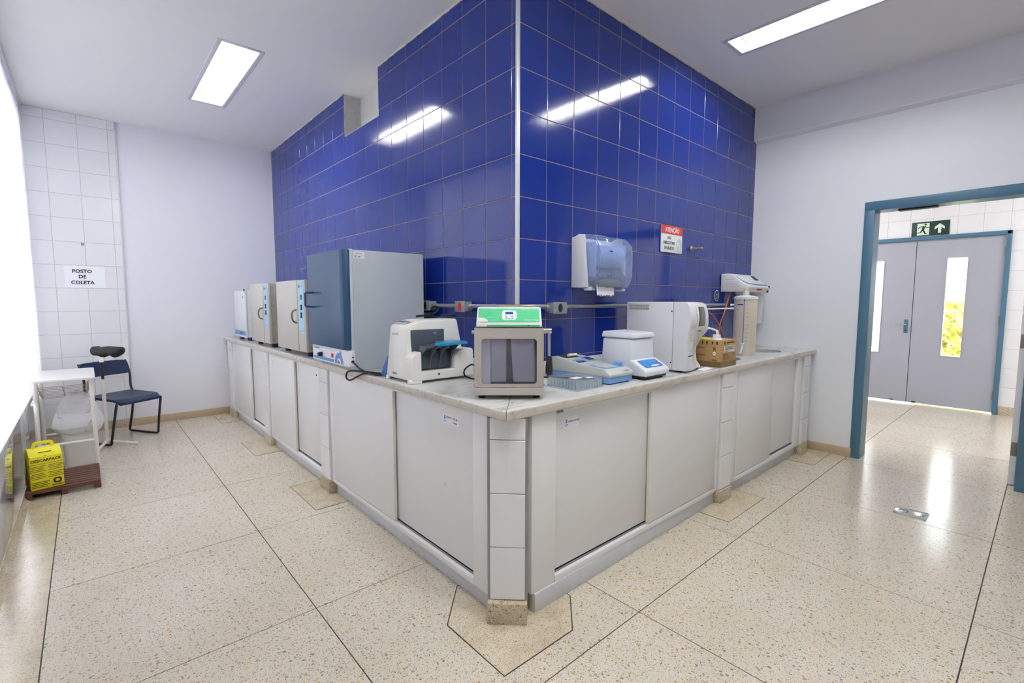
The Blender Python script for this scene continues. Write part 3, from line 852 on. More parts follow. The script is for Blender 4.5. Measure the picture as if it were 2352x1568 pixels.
ca.part('maker_plate', MB().box(-0.285, -0.245, FACE - 0.0025, FACE, 0.846, 0.858), 'track_grey', smooth=0)

# pillars clad in white tile
def pillar(run, a0, a1, label):
    mid = (a0 + a1) / 2
    th = Thing('counter_pillar', label, 'pillar', (-0.5, mid, 0) if run == 'L' else (mid, -0.5, 0))
    core = (PIL + 0.008, -0.05, a0 + 0.004, a1 - 0.004, 0.085, T - SLB - 0.001)
    th.part('core', MB().box(*(core if run == 'L' else swap(core))), 'grout_white', smooth=0)
    bs = (PIL - 0.008, -0.30, a0 - 0.004, a1 + 0.004, 0.0005, 0.086)
    th.part('terrazzo_foot', MB().box(*(bs if run == 'L' else swap(bs)), bev=0.004), 'terrazzo_base')
    zz = [0.09, 0.313, 0.541, 0.769, T - SLB - 0.002]
    for z0, z1 in zip(zz, zz[1:]):
        q = (PIL, PIL + 0.009, a0, a1, z0 + 0.0015, z1 - 0.0015)
        th.part('tile', MB().box(*(q if run == 'L' else swap(q)), bev=0.0014, seg=1), 'white_tile', smooth=0)
        for s in (a0, a1 - 0.006):
            q = (PIL + 0.009, -0.30, s, s + 0.006, z0 + 0.0015, z1 - 0.0015)
        # side returns
    for s in (a0, a1 - 0.004):
        q = (PIL + 0.009, -0.05, s, s + 0.004, 0.086, T - SLB - 0.002)
        th.part('side_cladding', MB().box(*(q if run == 'L' else swap(q))), 'white_tile', smooth=0)
pillar('L', 1.277, 1.432, 'slim white tiled pillar under the left counter below the big blue oven')
pillar('L', 2.715, 2.885, 'slim white tiled pillar under the left counter between the two farther cabinets')
pillar('L', 4.135, 4.33, 'slim white tiled pillar at the far left end of the counter')
pillar('R', 1.272, 1.425, 'slim white tiled pillar under the right counter below the cardboard carton')
pillar('R', 2.795, 2.945, 'slim white tiled pillar at the right end of the counter by the wall')
# corner pillar with 45 degree face
cp = Thing('counter_pillar', 'broad white tiled corner pillar with chamfered face where both counters meet', 'pillar', (-0.5, -0.5, 0))
A, Bp = (-0.600, -0.488), (-0.488, -0.600)
cp.part('core', MB().prism([(-0.578, -0.474), (-0.474, -0.578), (-0.44, -0.55), (-0.2, -0.2), (-0.55, -0.44)], 'z', 0.08, T - SLB - 0.001), 'grout_white', smooth=0)
cp.part('terrazzo_foot', MB().prism([(-0.615, -0.500), (-0.500, -0.615), (-0.438, -0.555), (-0.3, -0.3), (-0.555, -0.438)], 'z', 0.0005, 0.092, bev=0.004), 'terrazzo_base')
u = Vector((1, -1, 0)).normalized(); nrm = Vector((-1, -1, 0)).normalized()
cen = Vector((-0.530, -0.530, 0))
zz = [0.094, 0.3195, 0.5475, 0.7715, T - SLB - 0.002]
Mx = Matrix(((u.x, nrm.x, 0, cen.x), (u.y, nrm.y, 0, cen.y), (0, 0, 1, 0), (0, 0, 0, 1)))
for z0, z1 in zip(zz, zz[1:]):
    cp.part('tile', MB().box(-0.072, 0.072, 0.0, 0.014, z0 + 0.0015, z1 - 0.0015, bev=0.0015, seg=1, mat=Mx), 'white_tile', smooth=0)
for s in (-1, 1):
    cp.part('edge_strip', MB().box(s * 0.0735 - 0.001, s * 0.082 + 0.001, -0.004, 0.010, 0.085, T - SLB - 0.002, mat=Mx) if s > 0 else MB().box(-0.083, -0.0725, -0.004, 0.010, 0.085, T - SLB - 0.002, mat=Mx), 'galv', smooth=0)

# ---------- marble worktop, mitred at the corner, with two sink openings
ct = Thing('countertop', 'L-shaped pale grey marble worktop wrapping the blue tiled corner', 'countertop', (-0.3, -0.3, T - SLB))
SINKS = [(1.73, -0.315, 0.165), (2.545, -0.305, 0.165)]
WT = -0.003
def slab(outline, holes=()):
    """flat slab with eased front edge: prism + bevel on outer top/bottom edges, round holes"""
    t = bmesh.new()
    A = [t.verts.new((x, y, T - SLB)) for x, y in outline]; Bv = [t.verts.new((x, y, T)) for x, y in outline]
    n = len(outline)
    t.faces.new(A[::-1]); t.faces.new(Bv)
    for i in range(n): t.faces.new((A[i], A[(i + 1) % n], Bv[(i + 1) % n], Bv[i]))
    bmesh.ops.recalc_face_normals(t, faces=t.faces)
    ed = [e for e in t.edges if abs(e.verts[0].co.z - e.verts[1].co.z) < 1e-6 and
          all(abs(v.co.x - EDGE) < 1e-4 for v in e.verts) or all(abs(v.co.y - EDGE) < 1e-4 for v in e.verts) and abs(e.verts[0].co.z - e.verts[1].co.z) < 1e-6]
    bmesh.ops.bevel(t, geom=ed, offset=0.007, segments=3, affect='EDGES', profile=0.5)
    for f in t.faces:
        f.material_index = 1 if abs(f.normal.z) < 0.9 else 0
    me = bpy.data.meshes.new('slab'); t.to_mesh(me); t.free()
    me.materials.append(MATS['marble']); me.materials.append(MATS['marble_edge'])
    if holes:
        ob = bpy.data.objects.new('tmp_slab', me); COL.objects.link(ob)
        cut = []
        for (hx, hy, hr) in holes:
            c = MB().cyl((hx, hy, T - 0.2), (hx, hy, T + 0.2), hr, n=40)
            cm = c.mesh('tmp_cut', ['marble'], None, 0)
            co = bpy.data.objects.new('tmp_cut', cm); COL.objects.link(co); cut.append(co)
            md = ob.modifiers.new('b', 'BOOLEAN'); md.operation = 'DIFFERENCE'; md.object = co; md.solver = 'EXACT'
        dg = bpy.context.evaluated_depsgraph_get(); dg.update()
        me2 = bpy.data.meshes.new_from_object(ob.evaluated_get(dg))
        bpy.data.objects.remove(ob)
        for c in cut: bpy.data.objects.remove(c)
        me = me2
        me.name = 'slab'
    me.transform(ct.inv)
    me.shade_smooth(); me.set_sharp_from_angle(angle=math.radians(40))
    put('slab', me, ct.o)
gp = 0.0009
slab([(EDGE, 1.43 + gp), (WT, 1.43 + gp), (WT, YE - 0.003), (EDGE, YE - 0.003)])
slab([(EDGE, EDGE + 2 * gp), (WT, WT + 2 * gp), (WT, 1.43 - gp), (EDGE, 1.43 - gp)])
slab([(EDGE + 2 * gp, EDGE), (1.42 - gp, EDGE), (1.42 - gp, WT), (WT + 2 * gp, WT)])
slab([(1.42 + gp, EDGE), (XR - 0.003, EDGE), (XR - 0.003, WT), (1.42 + gp, WT)], SINKS)
ct.part('seam_filler', MB().box(-0.0015, 0.0015, 0.0, 0.82, -0.02, 0.0004, mat=frame_mat((EDGE + 0.004, EDGE + 0.004, T - 0.0003), (1, -1, 0), (1, 1, 0))), 'carton_tape', smooth=0)
ct.part('backsplash', MB().box(-0.022, -0.003, -0.022, YE - 0.005, T + 0.0005, 0.980, bev=0.002), 'marble')
ct.part('backsplash', MB().box(-0.003, XR - 0.005, -0.022, -0.003, T + 0.0005, 0.980, bev=0.002), 'marble')
for (hx, hy, hr), nm in zip(SINKS, ('beside the cardboard carton', 'behind the beige water tank')):
    prof = [(hr + 0.012, T - SLB - 0.004), (hr - 0.002, T - SLB - 0.004), (hr - 0.012, T - SLB - 0.03), (hr - 0.03, T - 0.16), (hr - 0.06, T - 0.175), (0.02, T - 0.18), (0.0, T - 0.18)]
    mb = MB().lathe([(r, z) for r, z in prof], (hx, hy, 0), 40)
    bmesh.ops.solidify(mb.bm, geom=list(mb.bm.faces), thickness=0.0015)
    th = Thing('sink_basin', 'round stainless sink basin set into the marble ' + nm, 'sink', (hx, hy, T - 0.18), group=None)
    th.part('bowl', mb, 'steel')
    th.part('drain', MB().lathe([(0.024, T - 0.178), (0.02, T - 0.176), (0.0, T - 0.1765)], (hx, hy, 0), 20), 'chrome')

# ------------------------------------------------------------------ recessed ceiling lights
def light(h, label, sticker_=False):
    x0, x1, y0, y1 = h
    th = Thing('ceiling_light', label, 'light', ((x0 + x1) / 2, (y0 + y1) / 2, ZC), group='recessed fluorescent ceiling lights')
    m = MB(); zt = ZC + 0.10; s = 0.028
    rim = [(x0, y0, ZC), (x1, y0, ZC), (x1, y1, ZC), (x0, y1, ZC)]; top = [(x0 + s, y0 + s, zt), (x1 - s, y0 + s, zt), (x1 - s, y1 - s, zt), (x0 + s, y1 - s, zt)]
    for i in range(4):
        j = (i + 1) % 4
        m.face([rim[i], rim[j], top[j], top[i]])
    m.face(top[::-1])
    bmesh.ops.remove_doubles(m.bm, verts=m.bm.verts, dist=1e-5)
    bmesh.ops.recalc_face_normals(m.bm, faces=m.bm.faces); bmesh.ops.solidify(m.bm, geom=list(m.bm.faces), thickness=0.002)
    th.part('housing', m, 'lamp_housing', smooth=0)
    m = MB(); w = 0.03
    for q in ((x0 - w, x0, y0 - w, y1 + w), (x1, x1 + w, y0 - w, y1 + w), (x0, x1, y0 - w, y0), (x0, x1, y1, y1 + w)):
        m.box(*q, ZC - 0.004, ZC + 0.002, bev=0.0012)
    th.part('flange', m, 'lamp_flange')
    for k in range(3):
        x = x0 + (x1 - x0) * (0.25 + 0.25 * k)
        tb = th.part('tube', MB().cyl((x, y0 + 0.06, ZC + 0.052), (x, y1 - 0.06, ZC + 0.052), 0.0145, n=14), 'tube')
        for yy_ in (y0 + 0.042, y1 - 0.06):
            th.part('lamp_socket', MB().box(x - 0.012, x + 0.012, yy_, yy_ + 0.018, ZC + 0.035, ZC + 0.095, bev=0.002), 'socket_grey', tb)
    if sticker_:
        th.part('paper_sticker', MB().box(x0 + 0.045, x0 + 0.115, y1 - 0.0195, y1 - 0.018, ZC + 0.040, ZC + 0.060), 'sticker_orange', label='orange paper sticker', smooth=0)
light(LA, 'recessed three-tube fluorescent light above the left counter, beside the blue wall notch', True)
light(LB, 'recessed three-tube fluorescent light above the right counter run')
light(LC, 'added three-tube fill light above the viewer, outside the picture')
light(LD, 'added three-tube fill light to the right of the viewer, outside the picture')

# ------------------------------------------------------------------ wall hung things
# conduit with outlet boxes
cd = Thing('conduit', 'grey metal electrical conduit with outlet boxes running round the blue corner', 'conduit', (0, 0, 1.298))
zc_ = 1.298
pts = [(-0.035, 1.42, zc_), (-0.035, 0.18, zc_)]
cd.part('pipe', MB().tube([(-0.035, 1.42, zc_), (-0.035, 0.05, zc_)], 0.0125, 10), 'galv')
cd.part('elbow', MB().tube([(-0.035, 0.10, zc_), (-0.036, 0.03, zc_), (-0.032, -0.018, zc_), (-0.012, -0.038, zc_), (0.03, -0.037, zc_), (0.10, -0.035, zc_)], 0.0128, 10, smooth=6), 'brass_pipe')
cd.part('pipe', MB().tube([(0.09, -0.035, zc_), (2.46, -0.035, zc_)], 0.0125, 10), 'galv')
def outlet(c, normal, sock, w=0.105):
    y0 = -w / 2
    if normal == '-x': M = frame_mat(c, (0, -1, 0), (0, 0, 1))
    else: M = frame_mat(c, (1, 0, 0), (0, 0, 1))
    # local: x right, y up, z out of the wall
    m = MB(); m.box(-w / 2 + 0.004, w / 2 - 0.004, -0.03, 0.03, -0.034, 0.022, bev=0.005, mat=M)
    ob = cd.part('outlet_box', m, 'box_grey')
    m = MB(); m.box(-w / 2, w / 2, -0.034, 0.034, 0.022, 0.026, bev=0.002, mat=M)
    for s in (-1, 1): m.cyl(M @ Vector((s * 0.037, 0, 0.0255)), M @ Vector((s * 0.037, 0, 0.028)), 0.004, n=8)
    cd.part('cover_plate', m, 'box_grey', ob)
    m = MB(); t = bmesh.new()
    n = 24; base = [t.verts.new((0.017 * math.cos(2 * PI * k / n), 0.025 * math.sin(2 * PI * k / n), 0.0262)) for k in range(n)]
    top = [t.verts.new((0.017 * math.cos(2 * PI * k / n), 0.025 * math.sin(2 * PI * k / n), 0.0285)) for k in range(n)]
    t.faces.new(top)
    for k in range(n): t.faces.new((base[k], base[(k + 1) % n], top[(k + 1) % n], top[k]))
    m._add(t, 0, M)
    cd.part('socket', m, sock, ob)
    for s in (-1, 1):
        cd.part('coupling', MB().cyl(M @ Vector((s * (w / 2 - 0.006), 0, -0.012 + 0.001)), M @ Vector((s * (w / 2 + 0.03), 0, -0.011)), 0.018, 0.016, 12), 'galv', ob)
outlet((-0.046, 0.845, zc_), '-x', 'black_plastic', 0.11)
outlet((-0.046, 0.445, zc_ - 0.003), '-x', 'red_socket', 0.105)
outlet((0.272, -0.046, zc_ - 0.008), '-y', 'black_plastic', 0.115)
for y in (0.155,): cd.part('clamp', MB().cyl((-0.035, y - 0.008, zc_), (-0.035, y + 0.008, zc_), 0.0155, n=12), 'galv')
for x in (0.83, 1.9): cd.part('clamp', MB().cyl((x - 0.008, -0.035, zc_), (x + 0.008, -0.035, zc_), 0.0155, n=12), 'galv')

# paper towel dispenser
ds = Thing('towel_dispenser', 'clear-fronted paper towel dispenser on the blue tiled wall', 'dispenser', (0.635, -0.001, 1.39))
x0, x1 = 0.442, 0.815
prof = [(-0.003, 1.412), (-0.003, 1.708), (-0.06, 1.728), (-0.105, 1.722), (-0.135, 1.412)]
ds.part('back_shell', MB().prism(prof, 'x', x0, x0 + 0.004, bev=0.001), 'white_plastic')
ds.part('back_shell', MB().prism(prof, 'x', x1 - 0.004, x1, bev=0.001), 'white_plastic')
ds.part('back_plate', MB().box(x0 + 0.004, x1 - 0.004, -0.018, -0.003, 1.412, 1.715, bev=0.002), 'white_plastic')
# clear cover: lofted shell
def ring(y, ins, zlo, zhi, r):
    pts = []
    for (cx, cz, a0) in ((x1 - ins - r, zhi - r, 0), (x0 + ins + r, zhi - r, 90), (x0 + ins + r, zlo + r, 180), (x1 - ins - r, zlo + r, 270)):
        for k in range(7):
            a = math.radians(a0 + 15 * k); pts.append((cx + r * math.cos(a), y, cz + r * math.sin(a)))
    return pts
mb = MB().loft([ring(-0.085, 0.0, 1.398, 1.727, 0.03), ring(-0.13, 0.004, 1.400, 1.722, 0.045), ring(-0.175, 0.014, 1.404, 1.71, 0.06), ring(-0.205, 0.03, 1.41, 1.692, 0.07), ring(-0.218, 0.06, 1.425, 1.665, 0.07)], caps=False)
mb.face(ring(-0.218, 0.06, 1.425, 1.665, 0.07))
bmesh.ops.remove_doubles(mb.bm, verts=mb.bm.verts, dist=1e-5); bmesh.ops.recalc_face_normals(mb.bm, faces=mb.bm.faces)
cov = ds.part('cover', mb, 'dispenser_clear')
for rp in ([(0.462, -0.17, 1.70), (0.460, -0.196, 1.64), (0.460, -0.196, 1.46), (0.465, -0.18, 1.415)],
           [(0.55, -0.1, 1.727), (0.55, -0.17, 1.712), (0.55, -0.205, 1.692)]):
    ds.part('rib', MB().tube(rp, 0.003, 6, smooth=4), 'dispenser_clear', cov)
ds.part('paper_roll', MB().cyl((0.515, -0.105, 1.60), (0.755, -0.105, 1.60), 0.068, n=32), 'paper')
for xa_ in (0.485, 0.775): ds.part('roll_holder', MB().box(xa_, xa_ + 0.015, -0.15, -0.03, 1.47, 1.68, bev=0.006), 'white_plastic')
ds.part('mechanism', MB().prism([(-0.03, 1.425), (-0.03, 1.52), (-0.12, 1.53), (-0.165, 1.48), (-0.165, 1.425)], 'x', 0.50, 0.775, bev=0.006), 'slate_rib')
m = MB().prism([(0.445, 1.414), (0.452, 1.44), (0.475, 1.455), (0.60, 1.458), (0.645, 1.448), (0.655, 1.414)], 'y', -0.2205, -0.16, bev=0.003)
ds.part('mouth', m, 'slate_rib')
m = MB(); n = 22
pts = []
xa, xb = 0.443, 0.607
outline = [(xa, 1.425), (xb, 1.425)]
for k in range(n + 1):
    xx = xb - (xb - xa) * k / n
    outline.append((xx + (0.003 if k < n / 2 else 0.003), 1.372 - (0.011 * (k % 2)) - 0.006 * random.random()))
m.prism(outline, 'y', -0.198, -0.1972)
ds.part('paper_sheet', m, 'paper', smooth=0)
m = MB(); M = frame_mat((0.548, -0.2195, 1.622), (1, 0, 0), (0, 0, 1)); m.box(-0.018, -0.012, -0.004, 0.004, 0, 0.0005, mat=M); m.text('elite', 0.014, M @ Matrix.Translation((0.004, 0, 0)), 0, bold=0.0004); m.box(-0.016, 0.018, -0.0115, -0.0105, 0, 0.0005, mat=M)
ds.part('print', m, 'print_navy', cov, smooth=0)
m = MB(); M2 = frame_mat((0.537, -0.2195, 1.478), (1, 0, 0), (0, 0, 1))
for s in (-1, 1):
    m.box(s * 0.006 - 0.002, s * 0.006 + 0.002, -0.006, 0.0, 0, 0.0005, mat=M2); m.box(s * 0.016 - 0.002, s * 0.016 + 0.002, -0.003, 0.006, 0, 0.0005, mat=M2)
ds.part('print', m, 'print_navy', cov, smooth=0)
for x in (0.475, 0.775):
    ds.part('latch_foot', MB().box(x - 0.018, x + 0.018, -0.15, -0.09, 1.392, 1.414, bev=0.004), 'white_plastic')

# warning sign
sg = Thing('warning_sign', 'red and white ATENÇÃO sign on the blue tiled wall', 'sign', (1.575, -0.003, 1.695))
sg.part('board', MB().box(1.425, 1.726, -0.010, -0.0035, 1.696, 1.895, bev=0.0008), 'sign_white')
sg.part('red_band', MB().box(1.425, 1.726, -0.0108, -0.0099, 1.832, 1.895), 'sign_red', smooth=0)
def wtext(th, s, x, z, size, mat, y=-0.0112, sx=1.0, bold=0.0, name='lettering', parent=None):
    M = frame_mat((x, y, z), (1, 0, 0), (0, 0, 1))
    return th.part(name, MB().text(s, size, M, sx=sx, bold=bold), mat, parent, smooth=0)
wtext(sg, 'ATENÇÃO', 1.577, 1.861, 0.048, 'print_white', sx=0.88, bold=0.0012)
wtext(sg, 'USO', 1.537, 1.803, 0.031, 'print_dark', y=-0.0104, sx=0.9, bold=0.0006)
wtext(sg, 'OBRIGATÓRIO', 1.537, 1.766, 0.031, 'print_dark', y=-0.0104, sx=0.8, bold=0.0006)
wtext(sg, 'DE JALECO', 1.537, 1.728, 0.031, 'print_dark', y=-0.0104, sx=0.88, bold=0.0006)
m = MB()
coat = [(1.668, 1.80), (1.655, 1.792), (1.645, 1.77), (1.643, 1.745), (1.656, 1.74), (1.658, 1.71), (1.703, 1.71), (1.703, 1.742), (1.715, 1.752), (1.71, 1.775), (1.70, 1.795), (1.685, 1.802)]
m.tube([(x, -0.0101, z) for x, z in coat], 0.0011, 4, closed=True)
m.tube([(1.668, -0.0101, 1.80), (1.68, -0.0101, 1.782), (1.69, -0.0101, 1.802)], 0.0009, 4)
m.tube([(1.68, -0.0101, 1.782), (1.68, -0.0101, 1.71)], 0.0009, 4); m.tube([(1.656, -0.0101, 1.74), (1.703, -0.0101, 1.742)], 0.0009, 4)
m.tube([(1.69, -0.0101, 1.77), (1.703, -0.0101, 1.76), (1.70, -0.0101, 1.745)], 0.0009, 4)
sg.part('coat_drawing', m, 'print_grey', smooth=0)

# pipe stub left in the wall
ps = Thing('pipe_stub', 'old brass tap stub sticking out beside the ATENÇÃO sign', 'pipe', (1.888, -0.003, 1.735))
ps.part('flange', MB().lathe([(0.0, 0.0), (0.026, 0.0), (0.024, 0.006), (0.014, 0.014), (0.010, 0.03), (0.0, 0.03)], n=20), 'hinge_brown', local=True).matrix_local = Matrix.Translation((0, 0, 0.012)) @ Matrix.Rotation(PI / 2, 4, 'X')
ps.part('pipe', MB().cyl((1.888, -0.03, 1.747), (1.888, -0.095, 1.747), 0.009, 0.008, 12), 'brass_pipe')

# round sticker on the tiles
m = MB(); M = frame_mat((2.352, -0.0025, 1.378), (1, 0, 0), (0, 0, 1))
def disc(m, rx, ry, z0, z1, mi, M, cx=0, cy=0, n=28):
    m.prism([(cx + rx * math.cos(2 * PI * k / n), cy + ry * math.sin(2 * PI * k / n)) for k in range(n)], 'z', z0, z1, mi, mat=M)
disc(m, 0.042, 0.048, 0, 0.0006, 0, M); disc(m, 0.036, 0.042, 0.0005, 0.0011, 1, M); disc(m, 0.012, 0.012, 0.001, 0.0016, 2, M, 0.022, 0.022)
for k in range(4): m.box(-0.02, 0.018 - 0.006 * (k % 2), 0.008 - k * 0.011, 0.0105 - k * 0.011, 0.001, 0.0016, 0, mat=M)
single('wall_sticker', m, ['print_white', 'print_dark', 'teal'], 'round black and white sticker on the blue tiles beside the water purifier', 'sticker', smooth=0)

# paper sign POSTO DE COLETA, wall plug
yw = YE - 0.0155
pg = Thing('paper_sign', 'white paper sign reading POSTO DE COLETA on the white tiles', 'sign', (-1.771, yw, 1.452))
pg.part('sheet', MB().grid(lambda u, v: (-1.922 + 0.304 * u, yw - 0.0012 - 0.002 * math.sin(PI * v) * u, 1.452 + 0.214 * v), 6, 6), 'paper')
for s, z in (('POSTO', 1.612), ('DE', 1.559), ('COLETA', 1.502)):
    M = frame_mat((-1.79, yw - 0.0042, z), (1, 0, 0), (0, 0, 1))
    pg.part('lettering', MB().text(s, 0.046, M, bold=0.0012), 'print_navy' if 0 else 'print_dark', smooth=0)
single('wall_plug', MB().box(-1.784, -1.762, yw - 0.012, yw + 0.0005, 1.868, 1.89, bev=0.003), 'box_grey', 'small grey plastic plug in the white tiles above the paper sign', 'plug')

# exit sign above the corridor doors
es = Thing('exit_sign', 'dark green exit sign with running figure and arrow above the doors', 'sign', (XF - 0.01, -0.875, 2.152))
Me = frame_mat((XF - 0.0095, -0.875, 2.2405), (0, -1, 0), (0, 0, 1))     # x right, y up, z toward room
def er(m, pts, z0, z1, mi=0): m.prism(pts, 'z', z0, z1, mi, mat=Me)
m = MB(); m.box(-0.182, 0.182, -0.0885, 0.0885, 0, 0.004, bev=0.0018, mat=Me)
es.part('board', m, 'exit_green')
m = MB()
er(m, [(-0.128, -0.078), (-0.01, -0.078), (-0.01, 0.07), (-0.128, 0.07)], 0.0038, 0.0046)
es.part('doorway_symbol', m, 'exit_pale', smooth=0)
m = MB()
def limb(a, b, w0, w1, z=0.0056):
    a = Vector((*a, 0)); b = Vector((*b, 0)); dd = (b - a).normalized(); nn = Vector((-dd.y, dd.x, 0))
    er(m, [tuple((a + nn * w0)[:2]), tuple((b + nn * w1)[:2]), tuple((b - nn * w1)[:2]), tuple((a - nn * w0)[:2])], 0.0044, z)
er(m, [(-0.048 + 0.0125 * math.cos(k * PI / 8), 0.052 + 0.0105 * math.sin(k * PI / 8)) for k in range(16)], 0.0044, 0.0056)
limb((-0.06, 0.03), (-0.075, -0.018), 0.013, 0.012); limb((-0.062, 0.031), (-0.1, 0.027), 0.006, 0.005); limb((-0.1, 0.029), (-0.117, 0.006), 0.005, 0.004)
limb((-0.055, 0.033), (-0.032, 0.014), 0.006, 0.005); limb((-0.034, 0.015), (-0.008, 0.016), 0.005, 0.004)
limb((-0.07, -0.012), (-0.045, -0.062), 0.009, 0.007); limb((-0.048, -0.06), (-0.03, -0.063), 0.006, 0.004)
limb((-0.08, -0.012), (-0.094, -0.045), 0.008, 0.006); limb((-0.092, -0.043), (-0.135, -0.047), 0.006, 0.004)
es.part('running_figure', m, 'exit_green', smooth=0)
m = MB(); er(m, [(0.074, -0.062), (0.104, -0.062), (0.104, 0.006), (0.136, -0.018), (0.136, 0.014), (0.089, 0.055), (0.042, 0.014), (0.042, -0.018), (0.074, 0.006)], 0.0038, 0.0046)
es.part('arrow', m, 'exit_pale', smooth=0)

# floor drain
fdn = Thing('floor_drain', 'square chrome floor drain cover in the terrazzo near the doorway', 'drain', (2.036, -1.452, 0.0))
m = MB(); m.box(1.965, 2.107, -1.533, -1.372, 0.0003, 0.004, bev=0.0012)
pl = fdn.part('plate', m, 'chrome')
for (cx, cy) in ((2.036, -1.49), (2.036, -1.415)):
    for k in range(8):
        a = 2 * PI * k / 8
        M = Matrix.Translation((cx + 0.022 * math.cos(a), cy + 0.022 * math.sin(a), 0.0036)) @ Matrix.Rotation(a + PI / 2, 4, 'Z')
        fdn.part('slot', MB().box(-0.006, 0.006, -0.0025, 0.0025, 0, 0.0008, mat=M), 'gap_dark', pl, smooth=0)

# ------------------------------------------------------------------ laboratory equipment
FL = lambda o: frame_mat(o, (0, -1, 0), (0, 0, 1))      # front facing -x: local x right, y up, z out
FR = lambda o: frame_mat(o, (1, 0, 0), (0, 0, 1))       # front facing -y

# --- big blue-door drying oven
ov = Thing('drying_oven', 'large drying oven with dark blue door and grey metal sides', 'oven', (-0.335, 1.112, T))
ov.part('body', MB().box(-0.578, -0.09, 0.828, 1.398, T + 0.0005, 1.634, bev=0.004), 'oven_grey')
ov.part('top_edge', MB().box(-0.60, -0.578, 0.826, 1.40, 1.02, 1.637, bev=0.003), 'white_metal')
m = MB().prism([(-0.600, 1.404), (-0.645, 1.404), (-0.650, 1.398), (-0.650, 0.845), (-0.640, 0.824), (-0.618, 0.814), (-0.600, 0.814)], 'z', 1.037, 1.632, bev=0.004)
od = ov.part('door', m, 'oven_blue')
ov.part('handle', MB().tube([(-0.649, 1.285, 1.383), (-0.70, 1.285, 1.381), (-0.706, 1.285, 1.375), (-0.706, 1.285, 1.296), (-0.70, 1.285, 1.29), (-0.649, 1.285, 1.288)], 0.007, 8), 'oven_blue', od)
m = MB().prism([(-0.58, 1.418), (-0.622, 1.418), (-0.622, 0.842), (-0.616, 0.822), (-0.600, 0.812), (-0.58, 0.812)], 'z', 0.931, 1.031, bev=0.003)
pn = ov.part('control_panel', m, 'panel_white')
M = FL((-0.6222, 1.115, 0.981))     # local x = -(y-1.115)
m = MB()
m.box(-0.28, 0.075, -0.041, -0.022, 0, 0.0008, mat=M)
ov.part('blue_stripe', m, 'print_blue', pn, smooth=0)
def arch(cx, r0, r1, zs, n=14, base=-0.041):
    a = [(cx + r1 * math.cos(PI - PI * k / n), base + r1 * 1.0 * math.sin(PI - PI * k / n)) for k in range(n + 1)]
    b = [(cx + r0 * math.cos(PI * k / n), base + r0 * math.sin(PI * k / n)) for k in range(n + 1)]
    return MB().prism(a + b, 'z', zs, zs + 0.0008, mat=M)
ov.part('blue_arch', arch(0.155, 0.034, 0.066, 0.0004), 'print_blue', pn, smooth=0)
ov.part('red_arch', arch(0.148, 0.0004, 0.018, 0.0006), 'print_red', pn, smooth=0)
ov.part('knob', MB().lathe([(0.0, 0.026), (0.012, 0.026), (0.016, 0.0), (0.0, 0.0)], n=16), 'black_plastic', pn, local=True).matrix_local = ov.inv @ M @ Matrix.Translation((-0.136, -0.006, 0.0))
ov.part('rocker_switch', MB().box(0.040, 0.066, -0.012, 0.014, 0, 0.006, bev=0.002, mat=M), 'print_red', pn)
ov.part('lettering', MB().text('DIGITAL TIMER', 0.0135, M @ Matrix.Translation((-0.225, 0.032, 0.0003))), 'print_blue', pn, smooth=0)
m = MB(); m.tube([tuple(M @ Vector((0.18 + 0.018 * math.cos(2 * PI * k / 16), 0.028 + 0.014 * math.sin(2 * PI * k / 16), 0.0006))) for k in range(16)], 0.0008, 4, closed=True); m.text('lab', 0.014, M @ Matrix.Translation((0.18, 0.027, 0.0003)))
ov.part('badge', m, 'print_blue', pn, smooth=0)
for z in (0.99, 0.963):
    ov.part('side_grommet' if z < 0.98 else 'screw', MB().cyl((-0.598, 0.8125, z), (-0.598, 0.806, z), 0.009 if z < 0.98 else 0.005, n=12), 'black_rubber' if z < 0.98 else 'chrome', pn)
Ms = frame_mat((-0.535, 0.8275, 1.603), (1, 0, 0), (0, 0, 1))
m = MB(); m.box(-0.035, 0.035, -0.022, 0.022, 0, 0.0006, mat=Ms); m.text('LAB-04', 0.014, Ms @ Matrix.Translation((-0.004, 0.009, 0.0004)), 1); m.box(-0.03, -0.016, -0.012, -0.004, 0.0004, 0.001, 1, mat=Ms); m.box(-0.006, 0.006, -0.013, -0.006, 0.0004, 0.001, 1, mat=Ms); m.box(-0.03, 0.01, -0.019, -0.0175, 0.0004, 0.001, 1, mat=Ms)
ov.part('asset_label', m, ['paper', 'print_grey'], smooth=0)

# power cord of the oven hanging in a loop over the worktop edge
cord = MB().tube([(-0.600, 0.806, 0.962), (-0.602, 0.775, 0.955), (-0.603, 0.70, 0.933), (-0.585, 0.60, 0.915), (-0.55, 0.53, 0.9115), (-0.50, 0.50, 0.9115), (-0.49, 0.56, 0.9115), (-0.545, 0.60, 0.912), (-0.600, 0.64, 0.914), (-0.612, 0.72, 0.886), (-0.616, 0.82, 0.852), (-0.618, 0.87, 0.868), (-0.612, 0.84, 0.905), (-0.592, 0.72, 0.9155), (-0.55, 0.56, 0.918), (-0.47, 0.47, 0.9115), (-0.42, 0.46, 0.9115)], 0.0055, 8, smooth=8)
ov.part('power_cord', cord, 'black_rubber', label='thick black power cord looping over the worktop edge')

